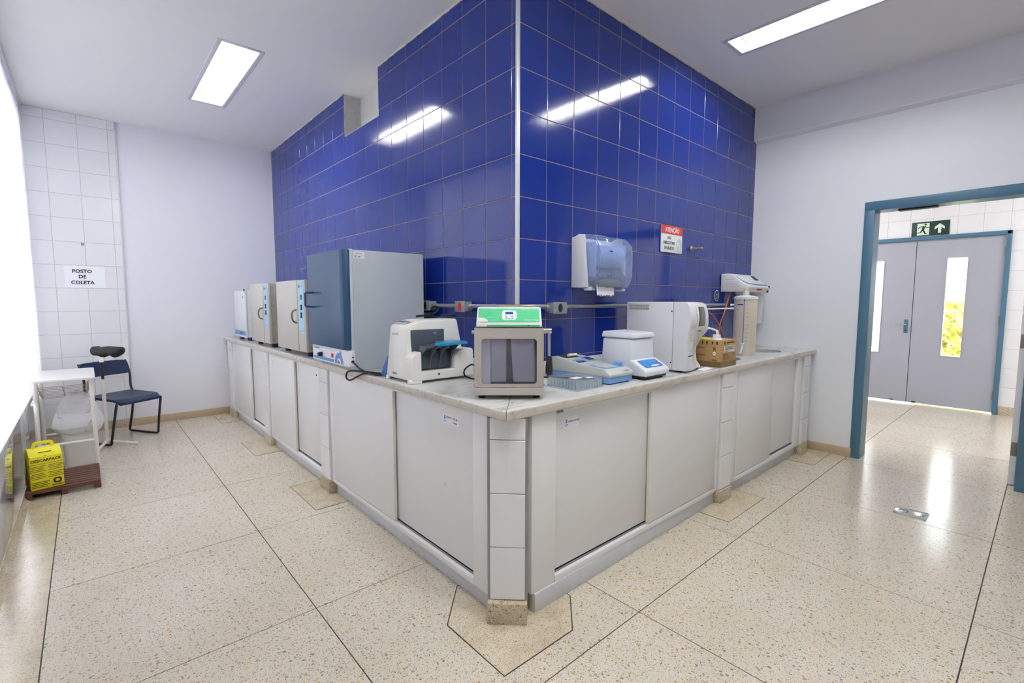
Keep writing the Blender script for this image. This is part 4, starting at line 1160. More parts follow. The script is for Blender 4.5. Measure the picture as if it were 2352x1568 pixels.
# --- two tan incubators
def incubator(y0, y1, x, label, ztop, n_lab):
    th = Thing('incubator', label, 'incubator', (x + 0.25, (y0 + y1) / 2, T))
    zb = 0.942; h = ztop
    ps = y0 + 0.16                                  # control strip boundary
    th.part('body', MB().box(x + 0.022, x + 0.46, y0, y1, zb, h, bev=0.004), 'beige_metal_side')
    dd = th.part('door', MB().box(x, x + 0.02, ps + 0.006, y1 + 0.004, zb - 0.002, h + 0.004, bev=0.003), 'beige_metal')
    st = th.part('control_column', MB().box(x + 0.002, x + 0.024, y0 - 0.003, ps, zb, h + 0.002, bev=0.003), 'beige_metal')
    M = FL((x + 0.0015, (y0 + ps) / 2, 0))
    cw = 0.055
    m = MB().box(-cw, cw, 1.083, h - 0.012, 0, 0.0008, mat=M)
    th.part('blue_decal', m, 'print_sky', st, smooth=0)
    th.part('display', MB().box(-0.016, 0.016, 1.335, 1.373, 0.0006, 0.004, bev=0.001, mat=M), 'slate', st)
    for z in (1.278, 1.22):
        rk = th.part('rocker_switch', MB().box(-0.014, 0.014, z - 0.02, z + 0.02, 0.0006, 0.006, bev=0.0015, mat=M), 'black_plastic', st)
        th.part('switch_lens', MB().box(-0.004, 0.010, z - 0.012, z + 0.012, 0.0055, 0.0068, mat=M), 'green_led', st, smooth=0)
    th.part('rating_plate', MB().box(-0.02, 0.02, 1.15, 1.175, 0.0006, 0.0012, mat=M), 'label_grey', st, smooth=0)
    m = MB(); disc(m, 0.010, 0.016, 0.0006, 0.0012, 0, M, -0.034, h - 0.045); m.box(-0.03, 0.035, h - 0.046, h - 0.042, 0.0006, 0.0012, mat=M)
    th.part('emblem', m, 'print_navy', st, smooth=0)
    th.part('decal_line', MB().box(-cw, cw, 1.098, 1.101, 0.0006, 0.0012, mat=M), 'print_grey', st, smooth=0)
    th.part('handle', MB().tube([(x + 0.002, ps + 0.03, 1.262), (x - 0.026, ps + 0.03, 1.248), (x - 0.036, ps + 0.03, 1.212), (x - 0.026, ps + 0.03, 1.172), (x + 0.002, ps + 0.03, 1.157)], 0.0065, 8, smooth=5), 'handle_steel', dd)
    for sx in (x + 0.06, x + 0.41):
        for sy in (y0 + 0.07, y1 - 0.07):
            th.part('foot', MB().cyl((sx, sy, T + 0.0005), (sx, sy, zb + 0.002), 0.022, 0.025, 14), 'black_rubber')
    Ms = frame_mat((x + 0.10, y0 - 0.0005, 0), (1, 0, 0), (0, 0, 1))
    for sx, z in ((-0.06, h - 0.04), (-0.06, 1.28), (-0.06, 1.12), (-0.06, 0.975)):
        th.part('screw', MB().cyl(Ms @ Vector((sx, z, 0)), Ms @ Vector((sx, z, 0.002)), 0.004, n=8), 'slate_dark')
    for z in (h - 0.075, 0.995):
        th.part('vent_slot', MB().box(-0.012, 0.012, z - 0.005, z + 0.005, 0, 0.0012, mat=Ms), 'black_plastic', smooth=0)
    m = MB(); m.box(-0.005, 0.05, h - 0.055, h - 0.018, 0, 0.0008, mat=Ms); m.box(0.0, 0.045, h - 0.035, h - 0.03, 0.0006, 0.0012, 1, mat=Ms)
    th.part('asset_label', m, ['paper', 'print_grey'], smooth=0)
incubator(1.705, 2.395, -0.572, 'tan metal incubator with light blue control strip next to the big blue oven', 1.481, 1)
incubator(2.67, 3.27, -0.568, 'tan metal incubator with light blue control strip, between the white incubator and its twin', 1.481, 2)
# --- small white incubator at the far end
wi = Thing('incubator', 'small white incubator with blue control strip against the end wall', 'incubator', (-0.32, 3.8, T))
x = -0.555
wi.part('body', MB().box(x + 0.02, -0.10, 3.57, 4.03, 0.942, 1.428, bev=0.012, seg=3), 'white_metal')
wd = wi.part('door', MB().box(x, x + 0.022, 3.565, 4.035, 1.008, 1.432, bev=0.007, seg=3), 'white_metal')
wp = wi.part('control_panel', MB().box(x - 0.002, x + 0.022, 3.565, 4.035, 0.942, 1.006, bev=0.005), 'white_metal')
M = FL((x - 0.0025, 3.80, 0.985))
wi.part('blue_strip', MB().box(-0.228, 0.228, -0.022, 0.02, 0, 0.001, mat=M), 'print_blue', wp, smooth=0)
wi.part('display', MB().box(0.01, 0.09, -0.012, 0.012, 0.0008, 0.003, mat=M), 'slate', wp, smooth=0)
m = MB(); m.text('Lab', 0.03, FL((x - 0.0006, 3.64, 1.365))); wi.part('badge', m, 'print_dark', wd, smooth=0)
for sx in (x + 0.05, -0.16):
    for sy in (3.63, 3.97): wi.part('foot', MB().cyl((sx, sy, T + 0.0005), (sx, sy, 0.944), 0.02, 0.024, 12), 'slate')
wi.part('hinge', MB().cyl((x - 0.003, 3.562, 1.425), (x - 0.003, 3.562, 1.445), 0.007, n=10), 'slate', wd)

# --- white slide processor with dark tray
sp = Thing('slide_processor', 'white bench analyser with slate tray and bright blue tray edge', 'lab analyser', (-0.37, 0.30, T))
# one tapered housing, front block with a U-shaped opening for the tray
tp = [(-0.566, 0.225, 0.918), (-0.566, 0.448, 0.918), (-0.172, 0.448, 0.918), (-0.172, 0.235, 0.918),
      (-0.548, 0.253, 1.196), (-0.545, 0.43, 1.198), (-0.215, 0.43, 1.232), (-0.222, 0.258, 1.230), (-0.46, 0.255, 1.226), (-0.46, 0.43, 1.228)]
up = sp.part('housing', MB().hull(tp, bev=0.011, seg=3), 'device_white')
ub = [(-0.563, 0.918), (-0.560, 1.040), (-0.55, 1.052), (-0.508, 1.070), (-0.508, 0.966), (-0.305, 0.966), (-0.303, 1.03), (-0.285, 1.055), (-0.26, 1.068), (-0.19, 1.071), (-0.178, 1.06), (-0.174, 0.918)]
sp.part('front_block', MB().prism(ub, 'y', 0.166, 0.262, bev=0.007, seg=3), 'device_white')
for q in ((-0.567, -0.553, 0.42, 0.448), (-0.568, -0.505, 0.168, 0.215), (-0.215, -0.178, 0.185, 0.22), (-0.22, -0.18, 0.40, 0.44)):
    sp.part('foot', MB().box(*q, T + 0.0005, 0.925, bev=0.004), 'device_white')
sp.part('window_panel', MB().box(-0.525, -0.322, 0.238, 0.25, 1.062, 1.178, bev=0.004, mat=Matrix.Translation((0, 0.0, 0))), 'slate', up)
sp.part('flap_top', MB().box(-0.395, -0.37, 0.2355, 0.24, 1.150, 1.166, bev=0.002), 'slate_rib', up)
tray = sp.part('tray', MB().box(-0.505, -0.308, 0.20, 0.236, 0.968, 1.07, bev=0.003), 'slate_dark')
sp.part('tray_recess', MB().box(-0.5, -0.312, 0.1985, 0.2025, 0.975, 1.068, bev=0.001), 'slate', tray)
def rib(x0):
    n = 10
    out = [(0.199 - 0.002, 0.972)] + [(0.199 - 0.085 * (k / n) ** 1.8, 0.975 + 0.122 * (k / n) ** 0.75) for k in range(n + 1)] + [(0.199, 1.10)]
    return MB().prism(out, 'x', x0, x0 + 0.004, bev=0.0008)
for x0 in (-0.503, -0.44, -0.38, -0.315):
    sp.part('tray_rib', rib(x0), 'slate_rib' if x0 in (-0.44, -0.38) else 'slate', tray)
sp.part('tray_deck', MB().hull([(-0.506, 0.20, 1.066), (-0.506, 0.185, 1.066), (-0.44, 0.112, 1.104), (-0.30, 0.112, 1.104), (-0.30, 0.24, 1.104), (-0.43, 0.24, 1.096), (-0.506, 0.2, 1.072), (-0.506, 0.185, 1.072), (-0.44, 0.112, 1.109), (-0.30, 0.112, 1.109), (-0.30, 0.24, 1.109), (-0.43, 0.24, 1.101)]), 'slate', tray)
sp.part('tray_edge', MB().hull([(-0.452, 0.130, 1.098), (-0.44, 0.106, 1.098), (-0.262, 0.106, 1.101), (-0.255, 0.16, 1.101), (-0.262, 0.24, 1.101), (-0.452, 0.130, 1.112), (-0.44, 0.106, 1.112), (-0.262, 0.106, 1.115), (-0.255, 0.16, 1.115), (-0.262, 0.24, 1.115), (-0.38, 0.24, 1.112), (-0.38, 0.24, 1.101)], bev=0.002), 'teal', tray)
sp.part('lock', MB().cyl((-0.405, 0.1695, 0.945), (-0.405, 0.1655, 0.945), 0.0065, n=14), 'slate')
Mt = Matrix.Translation((-0.505, 0.345, 1.2165)) @ Matrix.Rotation(-0.34, 4, 'Y')
m = MB(); m.box(-0.022, 0.018, -0.05, 0.055, -0.0005, 0.0012, bev=0.0005, mat=Mt)
kp = sp.part('keypad', m, 'label_grey', up)
sp.part('display', MB().box(-0.012, 0.010, -0.018, 0.022, 0.001, 0.0024, mat=Mt), 'slate', kp if False else up, smooth=0)
for yk in (-0.038, 0.04): sp.part('key', MB().box(-0.008, 0.008, yk - 0.009, yk + 0.009, 0.001, 0.0024, mat=Mt), 'slate', up, smooth=0)
Mf = FL((-0.5665, 0.335, 0))
sp.part('lettering', MB().text('Spray Slide', 0.015, frame_mat((-0.5605, 0.345, 1.156), (0, -1, 0.0), (0.08, 0, 1))), 'print_grey', up, smooth=0)
m = MB()
for k in range(4): m.tube([tuple(Mf @ Vector((0.012 * k - 0.03 + a, 0.945 + b, 0.001))) for a, b in ((-0.005, -0.005), (0.005, -0.005), (0.005, 0.005), (-0.005, 0.005))], 0.0007, 4, closed=True)
sp.part('symbol_row', m, 'print_dark', smooth=0)
sp.part('side_cover', MB().hull([(-0.552, 0.452, 0.906), (-0.552, 0.55, 0.906), (-0.36, 0.55, 0.906), (-0.36, 0.452, 0.906), (-0.545, 0.452, 1.03), (-0.545, 0.475, 1.03), (-0.36, 0.462, 1.03), (-0.36, 0.452, 1.03)], bev=0.006), 'cover_blue', label='blue plastic rear cover')
# plugs and cables lying on top of it
m = MB(); m.tube([(-0.40, 0.40, 1.243), (-0.36, 0.40, 1.2455), (-0.32, 0.40, 1.248)], 0.006, 8, smooth=3); m.box(-0.345, -0.29, 0.388, 0.412, 1.2395, 1.262, bev=0.005)
m.tube([(-0.30, 0.40, 1.252), (-0.262, 0.40, 1.27), (-0.255, 0.40, 1.29), (-0.285, 0.40, 1.296), (-0.302, 0.40, 1.287), (-0.285, 0.40, 1.276)], 0.006, 8, smooth=5)
single('power_plug', m, 'black_rubber', 'black plug and cable end lying on top of the white bench analyser', 'plug')
m = MB(); m.tube([(-0.235 + 0.035 * math.cos(a), 0.33 + 0.04 * math.sin(a), 1.243 + 0.006 * (k / 24)) for k, a in enumerate([2 * PI * j / 12 for j in range(30)])], 0.0055, 6)
single('coiled_cable', m, 'black_rubber', 'small coil of black cable on the white bench analyser, nearer the corner', 'cable')

# --- steel blender (stomacher) with green control head
cen = (-0.435 + 0.0, -0.429, T)
st = Thing('lab_blender', 'stainless steel laboratory blender with glass door and green control panel', 'blender', cen, math.atan2(-0.658, 0.753))
P = lambda n, m, mats, parent=None, smooth=35, label=None: st.part(n, m, mats, parent, True, label, None, smooth)
W = 0.150
# open housing: two sides, top, bottom, back
hs = MB(); hs.box(-W, -W + 0.004, 0.012, 0.26, 0.02, 0.312, bev=0.001); hs.box(W - 0.004, W, 0.012, 0.26, 0.02, 0.312, bev=0.001)
hs.box(-W + 0.004, W - 0.004, 0.012, 0.26, 0.308, 0.312); hs.box(-W + 0.004, W - 0.004, 0.012, 0.26, 0.02, 0.05)
bmesh.ops.remove_doubles(hs.bm, verts=hs.bm.verts, dist=1e-4)
hz = P('housing', hs, 'steel')
P('back_panel', MB().box(-W + 0.004, W - 0.004, 0.10, 0.26, 0.05, 0.308), 'slate_dark', smooth=0)
P('side_liner', MB().box(-W + 0.004, -0.08, 0.03, 0.05, 0.05, 0.308), 'device_white', smooth=0)
P('front_tray', MB().box(-W - 0.001, W + 0.001, -0.006, 0.014, 0.02, 0.0525, bev=0.002), 'steel')
m = MB(); a, b_, c_, d_ = -0.1185, 0.1195, 0.068, 0.2635
def rrect(x0, x1, z0, z1, r, n=5):
    o = []
    for (cx, cz, s) in ((x1 - r, z1 - r, 0), (x0 + r, z1 - r, 90), (x0 + r, z0 + r, 180), (x1 - r, z0 + r, 270)):
        for k in range(n + 1):
            an = math.radians(s + 90 * k / n); o.append((cx + r * math.cos(an), cz + r * math.sin(an)))
    return o
inn = rrect(a, b_, c_, d_, 0.014); out = rrect(-W + 0.002, W - 0.002, 0.0545, 0.3075, 0.001)
t = bmesh.new()
ri = {}
for y in (0.0, 0.012):
    ri[y] = ([t.verts.new((x_, y, z_)) for x_, z_ in out], [t.verts.new((x_, y, z_)) for x_, z_ in inn])
n = len(out)
for k in range(n):
    j = (k + 1) % n
    t.faces.new((ri[0.0][0][k], ri[0.0][0][j], ri[0.0][1][j], ri[0.0][1][k])); t.faces.new((ri[0.012][0][k], ri[0.012][1][k], ri[0.012][1][j], ri[0.012][0][j]))
    t.faces.new((ri[0.0][0][k], ri[0.012][0][k], ri[0.012][0][j], ri[0.0][0][j])); t.faces.new((ri[0.0][1][k], ri[0.0][1][j], ri[0.012][1][j], ri[0.012][1][k]))
bmesh.ops.recalc_face_normals(t, faces=t.faces)
dm = MB(); dm._add(t)
sd = P('door', dm, 'steel')
P('door_glass', MB().prism(rrect(a - 0.004, b_ + 0.004, c_ - 0.004, d_ + 0.004, 0.016), 'y', 0.006, 0.009), 'pane_smoke', sd, smooth=0)
P('door_gasket', MB().box(-W - 0.002, W + 0.002, 0.012, 0.018, 0.3085, 0.314, bev=0.001), 'black_rubber')
P('paddle', MB().box(-0.078, -0.012, 0.016, 0.07, 0.075, 0.27, bev=0.004), 'paddle_grey')
P('paddle', MB().hull([(0.006, 0.016, 0.27), (0.018, 0.016, 0.075), (0.115, 0.016, 0.075), (0.108, 0.016, 0.27), (0.006, 0.08, 0.27), (0.018, 0.08, 0.075), (0.115, 0.08, 0.075), (0.108, 0.08, 0.27), (0.118, 0.055, 0.16)], bev=0.004), 'paddle_grey')
hd = MB().hull([(-0.142, 0.02, 0.314), (0.142, 0.02, 0.314), (-0.142, 0.024, 0.330), (0.142, 0.024, 0.330), (-0.137, 0.052, 0.397), (0.137, 0.052, 0.397), (-0.137, 0.22, 0.397), (0.137, 0.22, 0.397), (-0.142, 0.24, 0.314), (0.142, 0.24, 0.314)], bev=0.003)
head = P('control_head', hd, 'device_white')
# sloped front: plane through (y .024,z .330)-(y .052,z .397)
Mh = frame_mat((0, 0.0372, 0.3635), (1, 0, 0), (0, 0.028, 0.067)) @ Matrix.Translation((0, 0, 0.0004))
m = MB(); m.prism(rrect(-0.133, 0.132, -0.031, 0.031, 0.005), 'z', 0, 0.0008, mat=Mh)
P('green_panel', m, 'mint', head, smooth=0)
m = MB().prism(rrect(-0.031, 0.033, -0.022, 0.022, 0.012), 'z', 0.0006, 0.0014, mat=Mh); P('key_field', m, 'print_white', head, smooth=0)
P('lcd', MB().box(-0.016, 0.017, 0.004, 0.015, 0.0012, 0.002, mat=Mh), 'lcd_blue', head, smooth=0)
for (kx, kz) in ((-0.013, -0.006), (0.014, -0.006), (-0.013, -0.015), (0.0, -0.015), (0.014, -0.015)):
    P('key', MB().box(kx - 0.004, kx + 0.004, kz - 0.003, kz + 0.003, 0.0012, 0.002, mat=Mh), 'mint', head, smooth=0)
for rr_ in (0.026, 0.032, 0.038, 0.045):
    hi = [Mh @ Vector((-0.088 + rr_ * math.cos(a_), max(-0.029, min(0.029, 0.85 * rr_ * math.sin(a_))), 0.001)) for a_ in [2 * PI * k / 36 for k in range(36)]]
    hi = [h for h in hi]
    P('panel_ring', MB().tube(hi, 0.0006, 4, closed=True), 'mint_light', head, smooth=0)
m = MB(); disc(m, 0.021, 0.018, 0.0006, 0.0013, 0, Mh, -0.088, 0.0); m.box(-0.107, -0.072, -0.001, 0.001, 0.0012, 0.0018, 1, mat=Mh @ Matrix.Rotation(0.12, 4, 'Z'))
P('panel_disc', m, ['mint', 'mint_light'], head, smooth=0)
m = MB(); m.prism([(-0.133, -0.031), (-0.088, -0.031), (-0.096, -0.02), (-0.11, -0.0125), (-0.133, -0.010)], 'z', 0.0007, 0.0014, mat=Mh); P('corner_field', m, 'print_white', head, smooth=0)
P('lettering', MB().text('e3biotechnology', 0.0098, Mh @ Matrix.Translation((0.094, -0.0215, 0.0008))), 'print_white', head, smooth=0)
P('lettering', MB().text('HOMOGENEIZADOR DE AMOSTRAS', 0.0048, Mh @ Matrix.Translation((0.094, 0.0245, 0.0008))), 'print_white', head, smooth=0)
P('mint_line', MB().box(-0.095, 0.132, 0.0185, 0.0215, 0.317, 0.323), 'mint', head, smooth=0)
P('status_led', MB().cyl((0.085, 0.018, 0.320), (0.085, 0.0225, 0.320), 0.0025, n=8), 'print_dark', head)
lv = P('lever_hub', MB().cyl((W, 0.035, 0.297), (W + 0.034, 0.035, 0.297), 0.0125, n=16), 'chrome')
P('lever_rod', MB().cyl((0.174, 0.035, 0.295), (0.174, 0.024, 0.18), 0.0062, n=12), 'chrome', lv)
P('lever_grip', MB().tube([(0.174, 0.0245, 0.187), (0.174, 0.0225, 0.165)], 0.0105, 14), 'black_plastic', lv)
m = MB().lathe([(0.0, 0.0), (0.010, 0.001), (0.0145, 0.006), (0.016, 0.014), (0.0155, 0.032), (0.012, 0.075), (0.0105, 0.08), (0.0, 0.08)], n=20)
m.bm.transform(Matrix.Translation((0.174, 0.0175, 0.106)))
P('grip_knob', m, 'black_plastic', lv)
P('hinge_pin', MB().cyl((-W - 0.012, 0.03, 0.29), (-W, 0.03, 0.29), 0.008, n=12), 'brass_pipe')
for sx in (-1, 1):
    P('side_screw', MB().cyl((sx * W, 0.02, 0.06), (sx * (W + 0.006), 0.02, 0.06), 0.005, n=10), 'chrome')
    for sy in (0.05, 0.22): P('foot', MB().cyl((sx * 0.12, sy, 0.0005), (sx * 0.12, sy, 0.021), 0.016, n=12), 'black_rubber')
# cable behind it
single('thin_cable', MB().tube([(-0.30, 0.0, 1.00), (-0.285, 0.05, 0.995), (-0.268, 0.125, 0.96), (-0.245, 0.16, 0.925), (-0.235, 0.13, 0.9115), (-0.225, 0.06, 0.9105), (-0.16, 0.04, 0.9105)], 0.0045, 8, smooth=6), 'black_rubber', 'thin black cable looping out from behind the left edge of the steel blender', 'cable')
single('cable_bundle', MB().tube([(-0.12, -0.16, 0.911), (-0.02, -0.15, 0.911), (0.06, -0.10, 0.916), (0.10, -0.14, 0.911), (0.16, -0.08, 0.911), (0.22, -0.06, 0.911), (0.28, -0.05, 0.92)], 0.005, 8, smooth=6), 'black_rubber', 'black cables lying on the worktop behind the clear sample rack', 'cable')

# --- clear tube rack
rk = Thing('tube_rack', 'clear plastic sample rack with white labels beside the steel blender', 'rack', (-0.02, -0.40, T))
y0_, y1_, x0_, x1_ = -0.505, -0.305, -0.075, 0.125
rk.part('base_tray', MB().box(x0_ - 0.006, x1_ + 0.006, y0_ - 0.006, y1_ + 0.006, T + 0.0005, T + 0.005, bev=0.0015), 'rack_clear')
rk.part('lid', MB().box(x0_, x1_, y0_, y1_, T + 0.0445, T + 0.048, bev=0.001), 'pane_clear')
for (q) in ((x0_, x1_, y0_, y0_ + 0.002), (x0_, x1_, y1_ - 0.002, y1_), (x0_, x0_ + 0.002, y0_, y1_), (x1_ - 0.002, x1_, y0_, y1_)):
    rk.part('side_wall', MB().box(*q, T + 0.005, T + 0.0445), 'pane_clear', smooth=0)
tm = None
for i in range(10):
    for j in range(10):
        if not (i in (0, 1) or j in (0, 1)): continue
        px_, py_ = x0_ + 0.012 + i * 0.0196, y0_ + 0.012 + j * 0.0196
        if tm is None:
            mm = MB().cyl((0, 0, 0), (0, 0, 0.036), 0.0066, n=8)
            tm = mm.mesh('tube_well', ['rack_well'])
        o = put('tube_well', tm, rk.o, (px_ + 0.02, py_ + 0.40, 0.0065))
rk.part('paper_label', MB().box(-0.03, 0.03, -0.47, -0.43, T + 0.0482, T + 0.049, mat=Matrix.Translation((0.0, 0.02, 0)) ), 'paper', smooth=0)
rk.part('paper_label', MB().box(0.045, 0.08, -0.475, -0.452, T + 0.0482, T + 0.049), 'paper', smooth=0)

# --- small photometer / reader, grey over blue
pr_ = Thing('photometer', 'small grey and blue photometer with sloped keypad next to the sample rack', 'photometer', (0.27, -0.33, T))
xa, xb, yf, yb = 0.178, 0.375, -0.50, -0.10
pr_.part('base', MB().box(xa, xb, yf, yb, T + 0.006, T + 0.045, bev=0.003), 'reader_blue')
side = [(yf - 0.004, T + 0.036), (yf - 0.004, T + 0.050), (yf + 0.028, T + 0.076), (yf + 0.20, T + 0.084), (yb - 0.09, T + 0.108), (yb + 0.004, T + 0.112), (yb + 0.004, T + 0.03), (yb - 0.08, T + 0.033), (yf + 0.15, T + 0.046)]
# concave lower edge on purpose: build from two hulls
pt = pr_.part('cover', MB().prism([(yf - 0.006, T + 0.038), (yf - 0.006, T + 0.052), (yf + 0.03, T + 0.077), (yf + 0.17, T + 0.084), (yb - 0.07, T + 0.110), (yb + 0.004, T + 0.112), (yb + 0.004, T + 0.04)], 'x', xa - 0.005, xb + 0.005, bev=0.003), 'reader_grey')
Mk = frame_mat((0.277, yf + 0.10, T + 0.0808), (1, 0, 0), (0, 1, 0.05))
pr_.part('cuvette_deck', MB().box(-0.075, 0.075, -0.06, 0.05, -0.001, 0.0025, bev=0.001, mat=Mk), 'reader_blue', pt)
pr_.part('deck_plate', MB().box(-0.068, 0.045, -0.048, 0.042, 0.002, 0.0036, mat=Mk), 'reader_grey', pt, smooth=0)
m = MB(); m.box(0.045, 0.072, -0.052, -0.015, 0.002, 0.022, bev=0.002, mat=Mk); m.box(0.066, 0.098, -0.052, -0.015, 0.019, 0.0225, bev=0.001, mat=Mk)
pr_.part('cuvette_cap', m, 'reader_blue', pt)
Ms_ = frame_mat((0.277, yf + 0.25, T + 0.0974), (1, 0, 0), (0, 0.16, 0.026))
lc = pr_.part('screen_bezel', MB().box(0.012, 0.082, -0.028, 0.05, -0.001, 0.004, bev=0.0015, mat=Ms_), 'reader_blue', pt)
pr_.part('screen', MB().box(0.022, 0.074, -0.018, 0.036, 0.0035, 0.005, mat=Ms_), 'screen_dark', pt, smooth=0)
for kx in (-0.07, -0.045, -0.02):
    for kz in (-0.02, 0.01): pr_.part('key', MB().box(kx - 0.009, kx + 0.009, kz - 0.012, kz + 0.012, 0.0, 0.0022, bev=0.0005, mat=Ms_), 'print_navy' if (kz < 0) else 'reader_blue', pt)
pr_.part('printer_slot', MB().box(-0.075, 0.03, 0.065, 0.125, -0.001, 0.0022, mat=Ms_), 'gap_dark', pt, smooth=0)
pr_.part('paper_roll', MB().cyl(Ms_ @ Vector((-0.04, 0.085, 0.009)), Ms_ @ Vector((0.028, 0.085, 0.009)), 0.0085, n=14), 'tank_cap', pt)
Mfp = frame_mat((0.335, yf + 0.010, T + 0.0635), (1, 0, 0), (0, 0.036, 0.025))
m = MB(); m.box(-0.03, 0.03, -0.011, 0.011, 0, 0.0008, mat=Mfp); m.text('BioPlus', 0.012, Mfp @ Matrix.Translation((0, -0.003, 0.0006)), 1, bold=0.0004)
pr_.part('name_plate', m, ['reader_grey', 'print_navy'], pt, smooth=0)
for sx in (xa + 0.02, xb - 0.02):
    for sy in (yf + 0.02, yb - 0.02): pr_.part('foot', MB().cyl((sx, sy, T + 0.0005), (sx, sy, T + 0.008), 0.01, n=10), 'black_rubber')

# --- white centrifuge
ce = Thing('centrifuge', 'white bench centrifuge with lid and blue control panel', 'centrifuge', (0.54, -0.39, T))
bx0, bx1 = 0.435, 0.655
ce.part('body', MB().hull([(bx0 - 0.006, -0.455, 0.925), (bx1 + 0.01, -0.455, 0.925), (bx0 - 0.006, -0.245, 0.925), (bx1 + 0.01, -0.245, 0.925), (bx0 + 0.004, -0.448, 1.122), (bx1 - 0.004, -0.448, 1.122), (bx0 + 0.004, -0.25, 1.122), (bx1 - 0.004, -0.25, 1.122)], bev=0.012, seg=3), 'device_cool')
ce.part('control_nose', MB().prism([(-0.44, 0.925), (-0.548, 0.925), (-0.550, 0.952), (-0.535, 0.965), (-0.462, 1.005), (-0.44, 1.01)], 'x', bx0 - 0.006, bx1 + 0.012, bev=0.008, seg=3), 'device_cool')
Mc = frame_mat((0.548, -0.499, 0.9862), (1, 0, 0), (0, 0.073, 0.040))
cpn = ce.part('control_panel', MB().prism(rrect(-0.088, 0.088, -0.034, 0.034, 0.012), 'z', 0, 0.0012, mat=Mc), 'panel_blue', smooth=0)
ce.part('display', MB().box(-0.025, 0.03, -0.012, 0.016, 0.001, 0.002, mat=Mc), 'teal', cpn, smooth=0)
ce.part('key_strip', MB().box(-0.02, 0.05, -0.028, -0.017, 0.001, 0.002, mat=Mc), 'print_white', cpn, smooth=0)
ce.part('stop_key', MB().box(0.058, 0.072, -0.008, 0.006, 0.001, 0.003, mat=Mc), 'print_red', cpn, smooth=0)
ld = ce.part('lid', MB().hull([(bx0 - 0.002, -0.458, 1.125), (bx1 + 0.004, -0.458, 1.125), (bx0 - 0.002, -0.244, 1.125), (bx1 + 0.004, -0.244, 1.125), (bx0 + 0.002, -0.452, 1.152), (bx1 - 0.002, -0.452, 1.152), (bx0 + 0.003, -0.25, 1.160), (bx1 - 0.003, -0.25, 1.160)], bev=0.007, seg=3), 'device_cool')
m = MB(); disc(m, 0.012, 0.008, 0, 0.0008, 0, Matrix.Translation((0.55, -0.34, 1.1575))); ce.part('sight_glass', m, 'print_grey', ld)
for sx in (bx0 + 0.03, bx1 - 0.03):
    for sy in (-0.51, -0.28): ce.part('foot', MB().cyl((sx, sy, T + 0.0005), (sx, sy, 0.928), 0.018, n=12), 'black_rubber')
ce.part('base_plate', MB().box(bx0 + 0.006, bx1, -0.535, -0.26, 0.912, 0.927, bev=0.003), 'black_plastic')

# --- hematology analyser
an = Thing('hematology_analyser', 'tall white blood analyser with curved front and small screen', 'lab analyser', (0.97, -0.35, T))
ax0, ax1 = 0.836, 1.10
an.part('rear_case', MB().box(ax0, ax1, -0.463, -0.135, 0.917, 1.325, bev=0.004), 'analyser_white')
# front case: profile swept across the width, front curve dips back towards the right edge
prof_l = [(-0.53, 1.324), (-0.550, 1.316), (-0.562, 1.29), (-0.570, 1.25), (-0.574, 1.215), (-0.570, 1.185), (-0.562, 1.155), (-0.558, 1.10), (-0.558, 1.03), (-0.557, 0.97), (-0.556, 0.93), (-0.553, 0.918)]
prof_r = [(-0.505, 1.321), (-0.527, 1.309), (-0.538, 1.28), (-0.545, 1.25), (-0.550, 1.197), (-0.543, 1.146), (-0.505, 1.100), (-0.478, 1.053), (-0.474, 1.009), (-0.481, 0.957), (-0.505, 0.928), (-0.507, 0.918)]
def arch_ring(t):
    # horizontal bow: the middle of the front stands proud
    x_ = ax0 + (ax1 - ax0) * t
    bow = 0.030 * math.sin(PI * min(1, t * 0.9 + 0.05))
    w = t * t * (3 - 2 * t)
    pts = []
    for k, ((yl, zl), (yr, zr)) in enumerate(zip(prof_l, prof_r)):
        hi = max(0.0, min(1.0, (zl - 1.12) / 0.12))
        pts.append((x_, yl + (yr - yl) * w - bow * (0.35 + 0.65 * hi), zl + (zr - zl) * w))
    return [(x_, -0.466, 1.325)] + pts + [(x_, -0.466, 0.917)]
af = an.part('front_case', MB().loft([arch_ring(k / 14) for k in range(15)]), 'analyser_white', smooth=50)
def apt(t, z):
    r = arch_ring(t)[1:-1]
    for p, q in zip(r, r[1:]):
        if q[2] <= z <= p[2]:
            s_ = (z - q[2]) / (p[2] - q[2] + 1e-9); return Vector((p[0], q[1] + (p[1] - q[1]) * s_, z))
    return Vector(r[0])
def patch_on(t0, t1, z0, z1, off, mi=0, n=6):
    m = MB()
    m.grid(lambda u, v: tuple(apt(t0 + (t1 - t0) * u, z0 + (z1 - z0) * v) + Vector((-0.002, -off, 0))), n, n, mi)
    return m
an.part('screen_bezel', patch_on(0.20, 0.66, 1.168, 1.305, 0.0025), 'white_plastic', af)
an.part('screen', patch_on(0.27, 0.58, 1.182, 1.297, 0.005), 'screen_dark', af)
an.part('lettering', MB().text('MICROS', 0.012, frame_mat(apt(0.45, 1.152) + Vector((0, -0.004, 0)), (1, 0.0, 0), (0, -0.1, 1))), 'print_navy', af, smooth=0)
an.part('status_led', MB().cyl(apt(0.2, 1.098) + Vector((0, 0.002, 0)), apt(0.2, 1.098) + Vector((0, -0.003, 0)), 0.006, n=12), 'print_orange', af)
for tt, zz_ in ((0.10, 1.115), (0.34, 1.098), (0.12, 1.13)):
    an.part('button', MB().cyl(apt(tt, zz_) + Vector((0, 0.002, 0)), apt(tt, zz_) + Vector((0, -0.002, 0)), 0.003, n=8), 'print_grey', af)
for k in range(5):
    an.part('print_mark', MB().box(-0.004, 0.004, -0.001, 0.001, 0, 0.001, mat=frame_mat(apt(0.12 + 0.07 * (k % 3), 1.04 - 0.008 * (k // 3)) + Vector((0, -0.0012, 0)), (1, 0, 0), (0, 0, 1))), 'print_grey', af, smooth=0)
